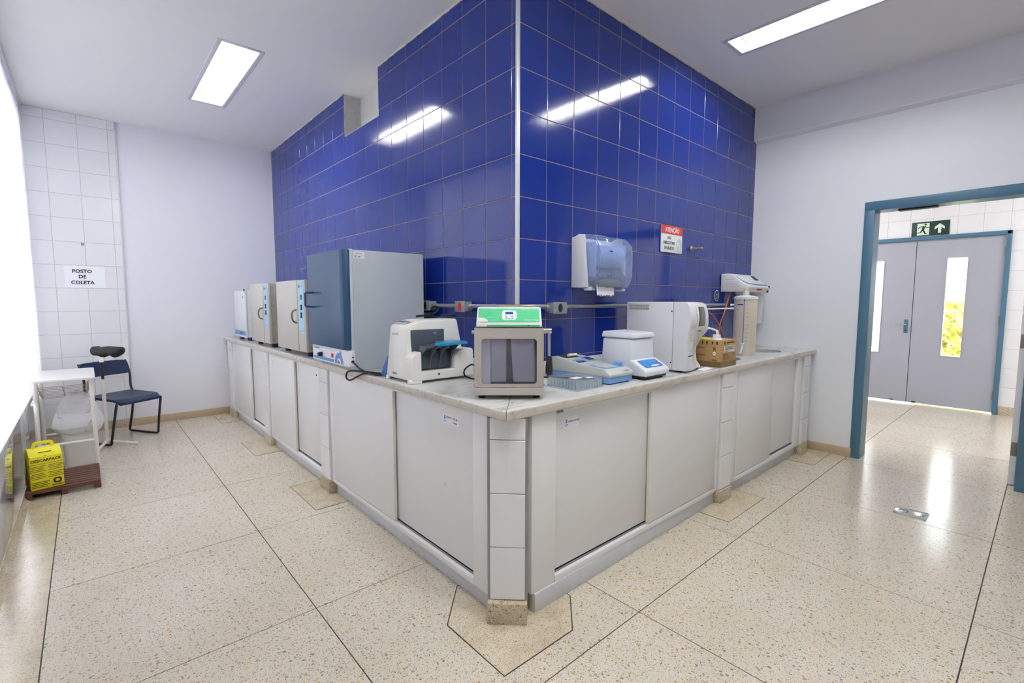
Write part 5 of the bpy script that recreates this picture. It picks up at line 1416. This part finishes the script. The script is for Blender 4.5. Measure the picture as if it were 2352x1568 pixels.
an.part('sample_slot', patch_on(0.05, 0.38, 1.003, 1.010, 0.0015, n=3), 'print_dark', af)
an.part('slot_lip', patch_on(0.05, 0.38, 0.994, 1.001, 0.004, n=3), 'white_plastic', af)
m = MB().prism([(-0.15, 0), (-0.15, 0)] if False else [(0.0, 0.0), (0.13, 0.0), (0.13, 0.012), (0.0, 0.012)], 'z', 0, 0.001)
for z in (1.302, 1.284):
    vg = an.part('vent_grille', MB().box(ax0 - 0.0012, ax0 + 0.001, -0.298, -0.153, z - 0.008, z + 0.007), 'label_grey', smooth=0)
    for k in range(18):
        an.part('vent_slot', MB().box(ax0 - 0.0018, ax0 - 0.001, -0.296 + k * 0.008, -0.2915 + k * 0.008, z - 0.007, z + 0.006), 'print_grey', vg, smooth=0)
an.part('case_seam', MB().box(ax0 - 0.0006, ax0 + 0.001, -0.466, -0.4635, 0.918, 1.324), 'print_grey', smooth=0)
for z in (1.27, 0.962): an.part('screw', MB().cyl((ax0 - 0.002, -0.455, z), (ax0 + 0.001, -0.455, z), 0.004, n=8), 'print_dark')
for sx in (ax0 + 0.03, ax1 - 0.04):
    for sy in (-0.50, -0.18): an.part('foot', MB().cyl((sx, sy, T + 0.0005), (sx, sy, 0.92), 0.016, n=12), 'black_rubber')
single('paper_slip', MB().grid(lambda u, v: (1.02 + 0.12 * u + 0.02 * v, -0.575 + 0.06 * v, T + 0.0012 + 0.006 * u * u), 5, 3), 'paper', 'white paper slip lying at the front edge beside the blood analyser', 'paper')

# --- cardboard reagent carton
bxn = Thing('carton', 'brown cardboard carton printed CLEANAC-3 with white cap and tube', 'carton', (1.33, -0.46, T))
ZB = T + 0.175
cx0, cx1, cy0, cy1 = 1.232, 1.452, -0.578, -0.36
bd = bxn.part('box', MB().box(cx0, cx1, cy0, cy1, T + 0.0005, ZB, bev=0.003), 'carton')
Mf1 = frame_mat((cx0 - 0.0006, 0, 0), (0, -1, 0), (0, 0, 1))          # face toward -x ; local x = -y
Mf2 = FR((0, cy0 - 0.0006, 0))
bxn.part('tape_band', MB().box(-0.577, 0.0, 0, 0, 0, 0) if False else MB().box(cx0 - 0.0008, cx1 + 0.0006, cy0 - 0.0008, cy1, T + 0.002, T + 0.036), 'carton_tape', bd, smooth=0)
M1 = frame_mat((cx0 - 0.001, (cy0 + cy1) / 2, T), (0, -1, 0), (0, 0, 1)); M2 = frame_mat(((cx0 + cx1) / 2, cy0 - 0.001, T), (1, 0, 0), (0, 0, 1))
bxn.part('lettering', MB().text('5L', 0.022, M1 @ Matrix.Translation((0.066, 0.119, 0)), bold=0.0006), 'print_dark', bd, smooth=0)
m = MB(); dd_ = 0.021
m.prism([(0.066 + dd_, 0.088), (0.066, 0.088 + dd_), (0.066 - dd_, 0.088), (0.066, 0.088 - dd_)], 'z', 0.0, 0.0008, 0, mat=M1)
dd_ = 0.016
m.prism([(0.066 + dd_, 0.088), (0.066, 0.088 + dd_), (0.066 - dd_, 0.088), (0.066, 0.088 - dd_)], 'z', 0.0006, 0.0014, 1, mat=M1)
m.box(0.058, 0.074, 0.086, 0.090, 0.0012, 0.002, 2, mat=M1)
bxn.part('hazard_diamond', m, ['print_red', 'print_white', 'print_dark'], bd, smooth=0)
for k, x_ in enumerate((-0.075, -0.045, -0.015, 0.015, 0.05, 0.082)):
    m = MB(); m.box(x_ - 0.004 - 0.002 * (k % 2), x_ + 0.004, 0.15, 0.165, 0, 0.0007, mat=M1); m.box(x_ - 0.007, x_ + 0.007, 0.146, 0.148, 0, 0.0007, mat=M1)
    bxn.part('handling_symbol', m, 'print_dark', bd, smooth=0)
for (xa_, xb_, z_, hh) in ((-0.10, -0.02, 0.13, 0.002), (-0.10, 0.0, 0.122, 0.002), (-0.10, -0.03, 0.115, 0.0015), (-0.10, 0.0, 0.075, 0.004), (-0.10, -0.04, 0.064, 0.002), (-0.10, -0.02, 0.057, 0.002), (0.05, 0.085, 0.046, 0.005)):
    bxn.part('text_line', MB().box(xa_, xb_, z_ - hh, z_ + hh, 0, 0.0007, mat=M1), 'carton_tape', bd, smooth=0)
m = MB(); m.box(-0.078, 0.088, 0.095, 0.138, 0, 0.0007, mat=M2); m.text('CLEANAC·3', 0.031, M2 @ Matrix.Translation((0.006, 0.122, 0.0006)), 1, sx=0.82, bold=0.0006); m.text('MEK-620', 0.011, M2 @ Matrix.Translation((-0.035, 0.102, 0.0006)), 1)
bxn.part('product_label', m, ['label_grey', 'print_dark'], bd, smooth=0)
m = MB(); m.box(-0.072, -0.058, 0.148, 0.166, 0, 0.0008, mat=M2); m.text('NIHON KOHDEN', 0.0155, M2 @ Matrix.Translation((0.018, 0.157, 0)), sx=0.85)
bxn.part('maker_print', m, 'print_dark', bd, smooth=0)
for (xa_, xb_, z_, hh) in ((-0.085, -0.02, 0.083, 0.0035), (-0.085, 0.01, 0.073, 0.002), (-0.085, 0.02, 0.062, 0.002), (-0.085, 0.0, 0.055, 0.002), (-0.085, -0.04, 0.048, 0.0015), (0.045, 0.075, 0.084, 0.003), (0.04, 0.07, 0.047, 0.003)):
    bxn.part('text_line', MB().box(xa_, xb_, z_ - hh, z_ + hh, 0, 0.0007, mat=M2), 'carton_tape', bd, smooth=0)
bxn.part('yellow_flap', MB().hull([(1.235, -0.37, ZB + 0.001), (1.30, -0.37, ZB + 0.001), (1.235, -0.50, ZB + 0.001), (1.30, -0.50, ZB + 0.001), (1.235, -0.37, ZB + 0.012), (1.30, -0.37, ZB + 0.012), (1.235, -0.50, ZB + 0.004), (1.30, -0.50, ZB + 0.004)]), 'yellow_flap')
bxn.part('bottle_cap', MB().lathe([(0.0, 0.034), (0.022, 0.034), (0.0235, 0.031), (0.0235, 0.012), (0.03, 0.010), (0.033, 0.0), (0.0, 0.0)], (1.275, -0.525, ZB + 0.0005), 24), 'white_plastic')
bxn.part('tube', MB().tube([(1.275, -0.525, ZB + 0.03), (1.275, -0.52, ZB + 0.055), (1.262, -0.505, ZB + 0.072), (1.235, -0.48, ZB + 0.068), (1.19, -0.475, ZB + 0.04), (1.14, -0.465, ZB - 0.02), (1.105, -0.455, ZB - 0.065)], 0.0036, 8, smooth=6), 'white_plastic')
bxn.part('spout', MB().tube([(1.385, -0.48, ZB + 0.001), (1.385, -0.48, ZB + 0.04), (1.378, -0.475, ZB + 0.053), (1.35, -0.455, ZB + 0.063), (1.31, -0.43, ZB + 0.082)], 0.006, 8, smooth=4), 'white_plastic')
bxn.part('spout_cap', MB().cyl((1.385, -0.48, ZB + 0.0005), (1.385, -0.48, ZB + 0.008), 0.022, n=16), 'white_plastic')

# --- beige water tank with level scale
tk = Thing('water_tank', 'tall beige cylindrical water tank with level scale and white tap', 'tank', (2.112, -0.352, T))
R_ = 0.0835
tx, ty = 2.112, -0.352
bod = tk.part('body', MB().lathe([(0.0, T + 0.0005), (R_ - 0.002, T + 0.0005), (R_, T + 0.004), (R_, 1.343), (0.0, 1.343)], (tx, ty, 0), 48), 'tank_beige')
tk.part('lid', MB().lathe([(R_ + 0.0015, 1.343), (R_ + 0.004, 1.345), (R_ + 0.004, 1.360), (R_ - 0.004, 1.366), (0.03, 1.376), (0.0, 1.376)], (tx, ty, 0), 48), 'white_metal')
tk.part('filler_cap', MB().lathe([(0.021, 1.375), (0.021, 1.402), (0.0145, 1.404), (0.0145, 1.42), (0.0165, 1.422), (0.0165, 1.429), (0.0, 1.429)], (tx, ty, 0), 24), 'tank_cap')
def on_tank(ang, z, out=0.0):
    return Vector((tx + (R_ + out) * math.cos(ang), ty + (R_ + out) * math.sin(ang), z))
front = math.atan2(-1.966 - ty, -1.782 - tx)
tk.part('level_tube', MB().cyl(on_tank(front + 0.16 * -1, 1.015, 0.003) if False else on_tank(front - 0.10, 1.015, 0.003), on_tank(front - 0.10, 1.335, 0.003), 0.0036, n=8), 'level_violet', bod)
for z in (1.012, 1.337): tk.part('level_plug', MB().cyl(on_tank(front - 0.10, z, 0.0), on_tank(front - 0.10, z, 0.008), 0.0052, n=8), 'print_navy', bod)
def tank_mark(a0, a1, z0, z1, mat, name):
    m = MB().grid(lambda u, v: tuple(on_tank(a0 + (a1 - a0) * u, z0 + (z1 - z0) * v, 0.0006)), 6, 1)
    tk.part(name, m, mat, bod)
for k in range(11):
    tank_mark(front + 0.06, front + 0.24 + 0.12 * (1 if k % 2 == 0 else 0), 1.333 - k * 0.0315, 1.3345 - k * 0.0315, 'print_dark', 'scale_mark')
tank_mark(front - 0.75, front - 0.2, 1.298, 1.308, 'print_navy', 'maker_print')
a_ = front - 0.12
tk.part('tap', MB().tube([tuple(on_tank(a_, 0.985, -0.005)), tuple(on_tank(a_, 0.985, 0.03)), tuple(on_tank(a_ , 0.965, 0.04)), tuple(on_tank(a_ - 0.04, 0.94, 0.046)), tuple(on_tank(a_ - 0.06, 0.925, 0.048))], 0.0085, 10), 'white_plastic')
tk.part('tap_handle', MB().lathe([(0.0, 0.0), (0.008, 0.0), (0.010, 0.01), (0.016, 0.012), (0.016, 0.022), (0.0, 0.023)], tuple(on_tank(a_, 0.988, 0.034)), 10), 'white_plastic')
for z in (1.30, 1.272):
    a2 = front - 1.45
    tk.part('hose_fitting', MB().cyl(on_tank(a2, z, -0.004), on_tank(a2, z, 0.026), 0.0085, n=10), 'white_plastic')

# --- wall mounted water purifier
wp_ = Thing('water_purifier', 'white wall-mounted water purifier with blue stripe and small display', 'purifier', (2.66, -0.003, 1.41))
prof = [(-0.003, 1.412), (-0.003, 1.568), (-0.07, 1.570), (-0.12, 1.548), (-0.19, 1.487), (-0.238, 1.462), (-0.245, 1.45), (-0.215, 1.408)]
hsn = wp_.part('housing', MB().prism(prof, 'x', 2.42, 2.90, bev=0.006, seg=3), 'device_white')
ch = [(-0.075, 1.570), (-0.12, 1.549), (-0.155, 1.517), (-0.19, 1.489), (-0.236, 1.464)]
wp_.part('blue_stripe', MB().tube([(2.44 + 0.0, -0.13, 1.541), (2.455, -0.165, 1.511), (2.50, -0.20, 1.485), (2.60, -0.219, 1.4755), (2.74, -0.224, 1.4730), (2.86, -0.224, 1.4730)], 0.0045, 6, smooth=5), 'print_blue', hsn)
Mw = frame_mat((2.80, -0.135, 1.5365), (1, 0, 0), (0, 0.07, 0.061))
wp_.part('display_frame', MB().box(-0.03, 0.036, -0.028, 0.028, -0.002, 0.006, bev=0.002, mat=Mw), 'slate_dark', hsn)
wp_.part('display', MB().box(-0.018, 0.018, -0.014, 0.016, 0.0055, 0.007, mat=Mw), 'slate_rib', hsn, smooth=0)
Mu = frame_mat((2.68, -0.231, 1.4305), (1, 0, 0), (0, -0.03, 0.042))
wp_.part('red_label', MB().box(-0.06, 0.05, -0.008, 0.010, 0, 0.001, mat=Mu), 'print_red', hsn, smooth=0)
wp_.part('front_button', MB().cyl(Mu @ Vector((-0.1, 0.0, 0)), Mu @ Vector((-0.1, 0.0, 0.004)), 0.008, n=12), 'white_plastic', hsn)
wp_.part('hose_plug', MB().cyl((2.86, -0.232, 1.458), (2.86, -0.245, 1.456), 0.010, n=12), 'black_plastic', hsn)
wp_.part('hose_plug', MB().cyl((2.87, -0.21, 1.42), (2.87, -0.232, 1.418), 0.010, n=12), 'black_plastic', hsn)
Ml = frame_mat((2.4195, -0.08, 1.512), (0, -1, 0), (0, 0, 1))
m = MB(); m.box(-0.045, 0.045, -0.025, 0.025, 0, 0.0007, mat=Ml); m.box(-0.035, 0.035, 0.006, 0.008, 0.0005, 0.0011, 1, mat=Ml); m.box(-0.035, 0.035, -0.014, -0.0125, 0.0005, 0.0011, 1, mat=Ml)
wp_.part('side_label', m, ['paper', 'print_grey'], hsn, smooth=0)
for fx in (2.62, 2.945):
    fcap = wp_.part('filter_cap', MB().lathe([(0.0, 1.41), (0.058, 1.41), (0.06, 1.39), (0.058, 1.384), (0.0, 1.384)], (fx, -0.11, 0), 24), 'device_white')
    wp_.part('filter_bowl', MB().lathe([(0.056, 1.386), (0.052, 1.20), (0.044, 1.125), (0.036, 1.118), (0.0, 1.116)], (fx, -0.11, 0), 24), 'filter_clear', fcap)

# hoses
def hose(pts, mat, label, r=0.0045):
    single('hose', MB().tube(pts, r, 8, smooth=6), mat, label, 'hose')
hose([(1.95, -0.055, 1.285), (2.06, -0.05, 1.262), (2.18, -0.055, 1.21), (2.28, -0.06, 1.14), (2.35, -0.07, 1.06), (2.37, -0.08, 0.99)], 'orange_hose', 'orange hose sloping down from the conduit toward the water tank', 0.005)
hose([(2.50, -0.055, 1.405), (2.45, -0.06, 1.34), (2.385, -0.06, 1.23), (2.33, -0.05, 1.12), (2.31, -0.055, 1.0), (2.32, -0.06, 0.985)], 'orange_hose', 'orange hose hanging nearly straight down from the water purifier', 0.005)
hose([(1.62, -0.05, 1.185), (1.68, -0.07, 1.225), (1.78, -0.14, 1.262), (1.92, -0.24, 1.272), (2.0, -0.29, 1.272)], 'white_plastic', 'white hose curving from behind the blood analyser to the water tank', 0.006)

# ------------------------------------------------------------------ collection corner on the left
# slatted wooden platform
pf = Thing('slat_platform', 'low slatted wooden platform on the floor against the left wall', 'platform', (-1.96, 2.70, 0))
sm = MB().box(-0.19, 0.19, -0.0185, 0.0185, 0.0, 0.022, bev=0.004, seg=2).mesh('slat', ['slat_wood'])
for k in range(9):
    put('slat', sm, pf.o, (0.0, -0.24 + 0.0216 + k * 0.0545, 0.036))
for x in (-2.135, -1.96, -1.785):
    pf.part('bearer', MB().box(x - 0.016, x + 0.016, 2.465, 2.945, 0.0005, 0.037, bev=0.002), 'slat_wood')
# yellow sharps carton
sb = Thing('sharps_box', 'yellow cardboard sharps box printed DESCARPACK with carrying handle', 'sharps box', (-2.055, 2.56, 0.0585), math.radians(12))
Q = lambda n, m, mats, parent=None, smooth=35: sb.part(n, m, mats, parent, True, None, None, smooth)
bw, bdp, bh = 0.083, 0.074, 0.226
bx_ = Q('box', MB().box(-bw, bw, -bdp, bdp, 0, bh, bev=0.003), 'yellow_box')
Q('roof_flap', MB().prism([(-bdp - 0.001, bh - 0.003), (-0.02, bh + 0.045), (0.02, bh + 0.045), (bdp + 0.001, bh - 0.003)], 'x', -bw + 0.001, bw - 0.001, bev=0.002), 'yellow_box')
hn = [(-0.062, bh + 0.03), (-0.052, bh + 0.078), (-0.035, bh + 0.088), (0.035, bh + 0.088), (0.052, bh + 0.078), (0.062, bh + 0.03), (0.04, bh + 0.045), (0.034, bh + 0.066), (-0.034, bh + 0.066), (-0.04, bh + 0.045)]
Q('handle', MB().prism(hn, 'y', -0.004, 0.004, bev=0.001), 'yellow_box')
Q('slot', MB().box(-0.04, 0.025, -0.026, 0.026, bh + 0.0, bh + 0.0455) if False else MB().hull([(-0.035, -0.052, bh + 0.020), (0.03, -0.052, bh + 0.020), (-0.03, -0.049, bh + 0.024), (0.035, -0.049, bh + 0.024), (-0.03, -0.04, bh + 0.022), (0.03, -0.04, bh + 0.022)]), 'print_black', smooth=0)
Mq = frame_mat((0, -bdp - 0.0004, 0), (1, 0, 0), (0, 0, 1))
Q('lettering', MB().text('DESCARPACK', 0.0245, Mq @ Matrix.Translation((0.0, bh - 0.03, 0)), bold=0.0007), 'print_black', bx_, smooth=0)
Q('rule', MB().box(-0.086, 0.086, bh - 0.053, bh - 0.051, 0, 0.0006, mat=Mq), 'print_black', bx_, smooth=0)
for col in (-1, 1):
    for k in range(8):
        wv = 0.030 + 0.006 * ((k * 7 + col) % 3)
        Q('text_line', MB().box(col * 0.045 - wv, col * 0.045 + wv, bh - 0.069 - k * 0.011 - (0.006 if k > 3 else 0), bh - 0.065 - k * 0.011 - (0.006 if k > 3 else 0), 0, 0.0006, mat=Mq), 'print_black' if False else 'carton_tape', bx_, smooth=0)
for k in range(4):
    Q('text_line', MB().box(-0.08, 0.0 + 0.012 * (k % 2), 0.016 + k * 0.011, 0.020 + k * 0.011, 0, 0.0006, mat=Mq), 'print_black', bx_, smooth=0)
m = MB(); m.prism(rrect(0.028, 0.07, 0.026, 0.062, 0.012), 'z', 0, 0.0006, 0, mat=Mq); m.prism(rrect(0.038, 0.06, 0.036, 0.053, 0.006), 'z', 0.0005, 0.0011, 1, mat=Mq)
Q('logo', m, ['print_black', 'yellow_box'], bx_, smooth=0)
Q('text_line', MB().box(0.02, 0.078, 0.013, 0.018, 0, 0.0006, mat=Mq), 'print_black', bx_, smooth=0)
for s_ in (-1, 1):
    Q('torn_edge', MB().tube([(-bw, -bdp - 0.001, bh - 0.002), (-bw * 0.5, -bdp * 0.6, bh + 0.008), (0, -bdp - 0.001, bh - 0.0)] if s_ < 0 else [(bw * 0.4, -bdp * 0.8, bh + 0.012), (bw, -bdp * 0.7, bh + 0.004), (bw + 0.002, -bdp * 0.2, bh - 0.006)], 0.0018, 5, smooth=4), 'print_black')

# white side table with wire basket
tb = Thing('side_table', 'white metal side table with wire basket beside the left wall', 'table', (-1.95, 3.36, 0))
ttop = MB().prism(rrect(-2.122, -1.758, 3.0, 3.70, 0.03), 'z', 0.712, 0.732, bev=0.005, seg=3)
tb.part('tabletop', ttop, 'enamel_white')
for sx, xx in ((-1, -2.10), (1, -1.785)):
    for yy_, yo in ((3.06, 3.05), (3.62, 3.66)):
        tb.part('leg', MB().tube([(xx, yy_, 0.714), (xx + sx * 0.005, yo, 0.35), (xx + sx * 0.01, yo, 0.001)], 0.0145, 10), 'enamel_white')
for yy_, z_ in ((3.05, 0.222), (3.66, 0.18)):
    tb.part('cross_bar', MB().tube([(-2.12, yy_, z_), (-1.78, yy_, z_)], 0.011, 8), 'enamel_white')
for xx in (-2.122, -1.778): tb.part('side_bar', MB().tube([(xx, 3.05, 0.55), (xx, 3.65, 0.55)], 0.009, 8), 'enamel_white')
bk = bpy.data.objects.new('basket', None); COL.objects.link(bk); bk.parent = tb.o
for k in range(9):
    z_ = 0.70 - 0.014 * k; yk = 3.05 + 0.05 * k
    tb.part('wire', MB().tube([(-2.10, yk, z_ - 0.0), (-2.085, yk + 0.01, z_ - 0.03 - 0.004 * k), (-1.815, yk + 0.01, z_ - 0.03 - 0.004 * k), (-1.80, yk, z_)], 0.0022, 5), 'wire', bk)
for xx in (-2.085, -1.95, -1.815):
    tb.part('wire', MB().tube([(xx, 3.05, 0.668), (xx, 3.46, 0.527)], 0.0026, 5), 'wire', bk)

# waste bin with bag
bn = Thing('waste_bin', 'white plastic waste bin lined with a translucent bag under the side table', 'bin', (-1.875, 3.27, 0))
def sq(w, dpt, z, r, cx=-1.875, cy=3.27, n=4):
    return [(cx + x_, cy + y_, z) for x_, y_ in rrect(-w / 2, w / 2, -dpt / 2, dpt / 2, r, n)]
mb = MB().loft([sq(0.185, 0.20, 0.001, 0.03), sq(0.19, 0.205, 0.01, 0.03), sq(0.24, 0.27, 0.40, 0.04), sq(0.252, 0.282, 0.405, 0.045), sq(0.252, 0.282, 0.42, 0.045), sq(0.236, 0.265, 0.418, 0.04), sq(0.18, 0.195, 0.02, 0.03)], caps=True)
bn.part('body', mb, 'bin_white')
def bag_sheet(prof, amp, seed):
    # periodic crumpled sheet: prof = list of (half width x, half width y, z)
    nr, na = 40, 72
    def fn(u, v):
        f_ = v * (len(prof) - 1); i = min(int(f_), len(prof) - 2); q = f_ - i; q = q * q * (3 - 2 * q)
        wx, wy, z = [p0 + (p1 - p0) * q for p0, p1 in zip(prof[i], prof[i + 1])]
        a = 2 * PI * u
        c, s2 = math.cos(a), math.sin(a)
        e = 0.55
        cx = math.copysign(abs(c) ** e, c); cy = math.copysign(abs(s2) ** e, s2)
        k = 1 + amp * (math.sin(7 * a + 3 * v + seed) + 0.7 * math.sin(11 * a - 5 * v + 2 * seed) + 0.5 * math.sin(17 * a + 9 * v))
        return (-1.875 + wx * cx * k, 3.27 + wy * cy * k, z + 0.006 * math.sin(5 * a + 6 * v + seed))
    return MB().grid(fn, na, nr)
bg = bag_sheet([(0.118, 0.13, 0.262), (0.140, 0.155, 0.285), (0.160, 0.172, 0.325), (0.154, 0.166, 0.37), (0.136, 0.15, 0.42), (0.126, 0.14, 0.434), (0.112, 0.126, 0.428)], 0.022, 0.4)
bn.part('bag_skirt', bg, 'bag', label='translucent white bin bag folded over the rim', smooth=80)
tf = bag_sheet([(0.122, 0.136, 0.426), (0.119, 0.13, 0.455), (0.105, 0.112, 0.50), (0.078, 0.085, 0.54), (0.045, 0.05, 0.572), (0.012, 0.014, 0.582)], 0.04, 1.7)
bn.part('bag_tuft', tf, 'bag', smooth=80)
m = MB(); Mb = frame_mat((-1.80, 3.1075, 0.345), (1, 0.35, 0), (0, 0, 1))
m.tube([tuple(Mb @ Vector(p)) for p in ((-0.02, -0.015, 0.004), (0.0, 0.03, 0.004), (0.025, -0.01, 0.004))], 0.0018, 4); m.tube([tuple(Mb @ Vector(p)) for p in ((-0.03, -0.045, 0.004), (-0.045, -0.055, 0.004), (-0.03, -0.065, 0.004))], 0.0018, 4)
bn.part('bag_print', m, 'print_grey', smooth=0)

# blood collection armrest on a stand
ar = Thing('armrest_stand', 'black padded blood collection armrest on a white tripod stand', 'stand', (-1.703, 3.677, 0))
px_, py_ = -1.703, 3.677
for ex, ey in ((-1.487, 3.57), (-1.775, 3.52), (-1.70, 3.90)):
    ar.part('leg', MB().tube([(px_, py_, 0.07), (px_ + (ex - px_) * 0.25, py_ + (ey - py_) * 0.25, 0.045), (ex, ey, 0.014)], 0.012, 8), 'enamel_white')
ar.part('pole', MB().cyl((px_, py_, 0.03), (px_, py_, 0.62), 0.0145, n=14), 'enamel_white')
ar.part('inner_pole', MB().cyl((px_, py_, 0.6), (px_, py_, 0.80), 0.011, n=12), 'black_plastic')
ar.part('clamp', MB().box(px_ - 0.016, px_ + 0.016, py_ - 0.016, py_ + 0.016, 0.775, 0.815, bev=0.003), 'enamel_white')
da = Vector((0.76, -0.65, 0)); na = Vector((0.65, 0.76, 0)); c0 = Vector((px_ + 0.05, py_ + 0.048, 0.868))
rings = []
for k in range(17):
    s_ = -0.135 + 0.27 * k / 16
    e = math.sqrt(max(0.0, 1 - (s_ / 0.138) ** 8)) if abs(s_) < 0.138 else 0.0
    hw = 0.058 * e * (1 + 0.06 * math.sin(k * 1.7)); hh = 0.049 * e * (1 + 0.10 * math.sin(k * 1.1 + 1)); zz_ = 0.006 * math.sin(k * 0.9)
    ring_ = []
    for j in range(16):
        a_ = 2 * PI * j / 16
        dip = -0.28 * max(0, math.sin(a_)) * (1 - abs(math.cos(a_))) ** 2 * hh
        ring_.append(c0 + da * s_ + na * hw * math.cos(a_) + Vector((0, 0, hh * math.sin(a_) + dip + zz_)))
    rings.append(ring_)
ar.part('arm_pad', MB().loft([[tuple(p) for p in r] for r in rings]), 'pad_black', label='black padded arm trough', smooth=60)

# navy chair on a sled frame
chx, chy, crz = -1.545, 3.86, math.atan2(-0.84, 0.54) + PI / 2      # local -y is the front
chr_ = Thing('chair', 'navy blue chair with dark metal sled frame against the white wall', 'chair', (chx, chy, 0), crz)
Cc = lambda n, m, mats, parent=None, smooth=40: chr_.part(n, m, mats, parent, True, None, None, smooth)
def seat_fn(u, v, off):
    x_ = (u - 0.5) * 0.41; y_ = (v - 0.5) * 0.40
    z_ = 0.425 - 0.03 * max(0, (0.18 - v) / 0.18) ** 2 - 0.012 * math.sin(PI * u) * math.sin(PI * v) + 0.015 * v
    rx = 1 - 0.10 * abs(2 * v - 1) ** 6; ry = 1 - 0.05 * abs(2 * u - 1) ** 6
    return (x_ * (1 - 0.04 * v) * rx, y_ * ry, z_ - off)
def sheet(fn, nu, nv, th_):
    mb = MB(); t = bmesh.new()
    Av = [[t.verts.new(fn(i / nu, j / nv, 0)) for j in range(nv + 1)] for i in range(nu + 1)]
    Bv = [[t.verts.new(fn(i / nu, j / nv, th_)) for j in range(nv + 1)] for i in range(nu + 1)]
    for i in range(nu):
        for j in range(nv):
            t.faces.new((Av[i][j], Av[i + 1][j], Av[i + 1][j + 1], Av[i][j + 1])); t.faces.new((Bv[i][j], Bv[i][j + 1], Bv[i + 1][j + 1], Bv[i + 1][j]))
    for i in range(nu):
        t.faces.new((Av[i][0], Bv[i][0], Bv[i + 1][0], Av[i + 1][0])); t.faces.new((Av[i][nv], Av[i + 1][nv], Bv[i + 1][nv], Bv[i][nv]))
    for j in range(nv):
        t.faces.new((Av[0][j], Av[0][j + 1], Bv[0][j + 1], Bv[0][j])); t.faces.new((Av[nu][j], Bv[nu][j], Bv[nu][j + 1], Av[nu][j + 1]))
    bmesh.ops.recalc_face_normals(t, faces=t.faces)
    mb._add(t); return mb
Cc('seat', sheet(seat_fn, 12, 12, 0.022), 'chair_blue')
def back_fn(u, v, off):
    x_ = (u - 0.5) * 0.42
    bend = 0.035 * (2 * (u - 0.5)) ** 2
    rz_ = 1 - 0.10 * abs(2 * u - 1) ** 8; vv = 0.5 + (v - 0.5) * rz_
    return (x_ * (1 - 0.03 * abs(2 * v - 1) ** 6), 0.235 + 0.055 * vv - bend + off, 0.605 + 0.135 * vv)
Cc('backrest', sheet(back_fn, 14, 6, 0.018), 'chair_blue')
for s_ in (-1, 1):
    xx = s_ * 0.205
    Cc('sled_frame', MB().tube([(xx * 0.92, -0.165, 0.395), (xx, -0.175, 0.385), (xx * 1.03, -0.13, 0.18), (xx * 1.06, -0.10, 0.02), (xx * 1.06, -0.085, 0.0105), (xx * 1.06, 0.26, 0.0105), (xx * 1.06, 0.28, 0.02), (xx * 1.03, 0.22, 0.22), (xx * 0.98, 0.175, 0.40)], 0.0105, 8), 'chair_frame')
    Cc('back_post', MB().tube([(xx * 0.98, 0.10, 0.408), (xx, 0.19, 0.43), (xx * 1.0, 0.215, 0.50), (xx * 1.0, 0.235 - 0.02, 0.60), (xx * 1.0, 0.27, 0.735)], 0.010, 8, smooth=3), 'chair_frame')
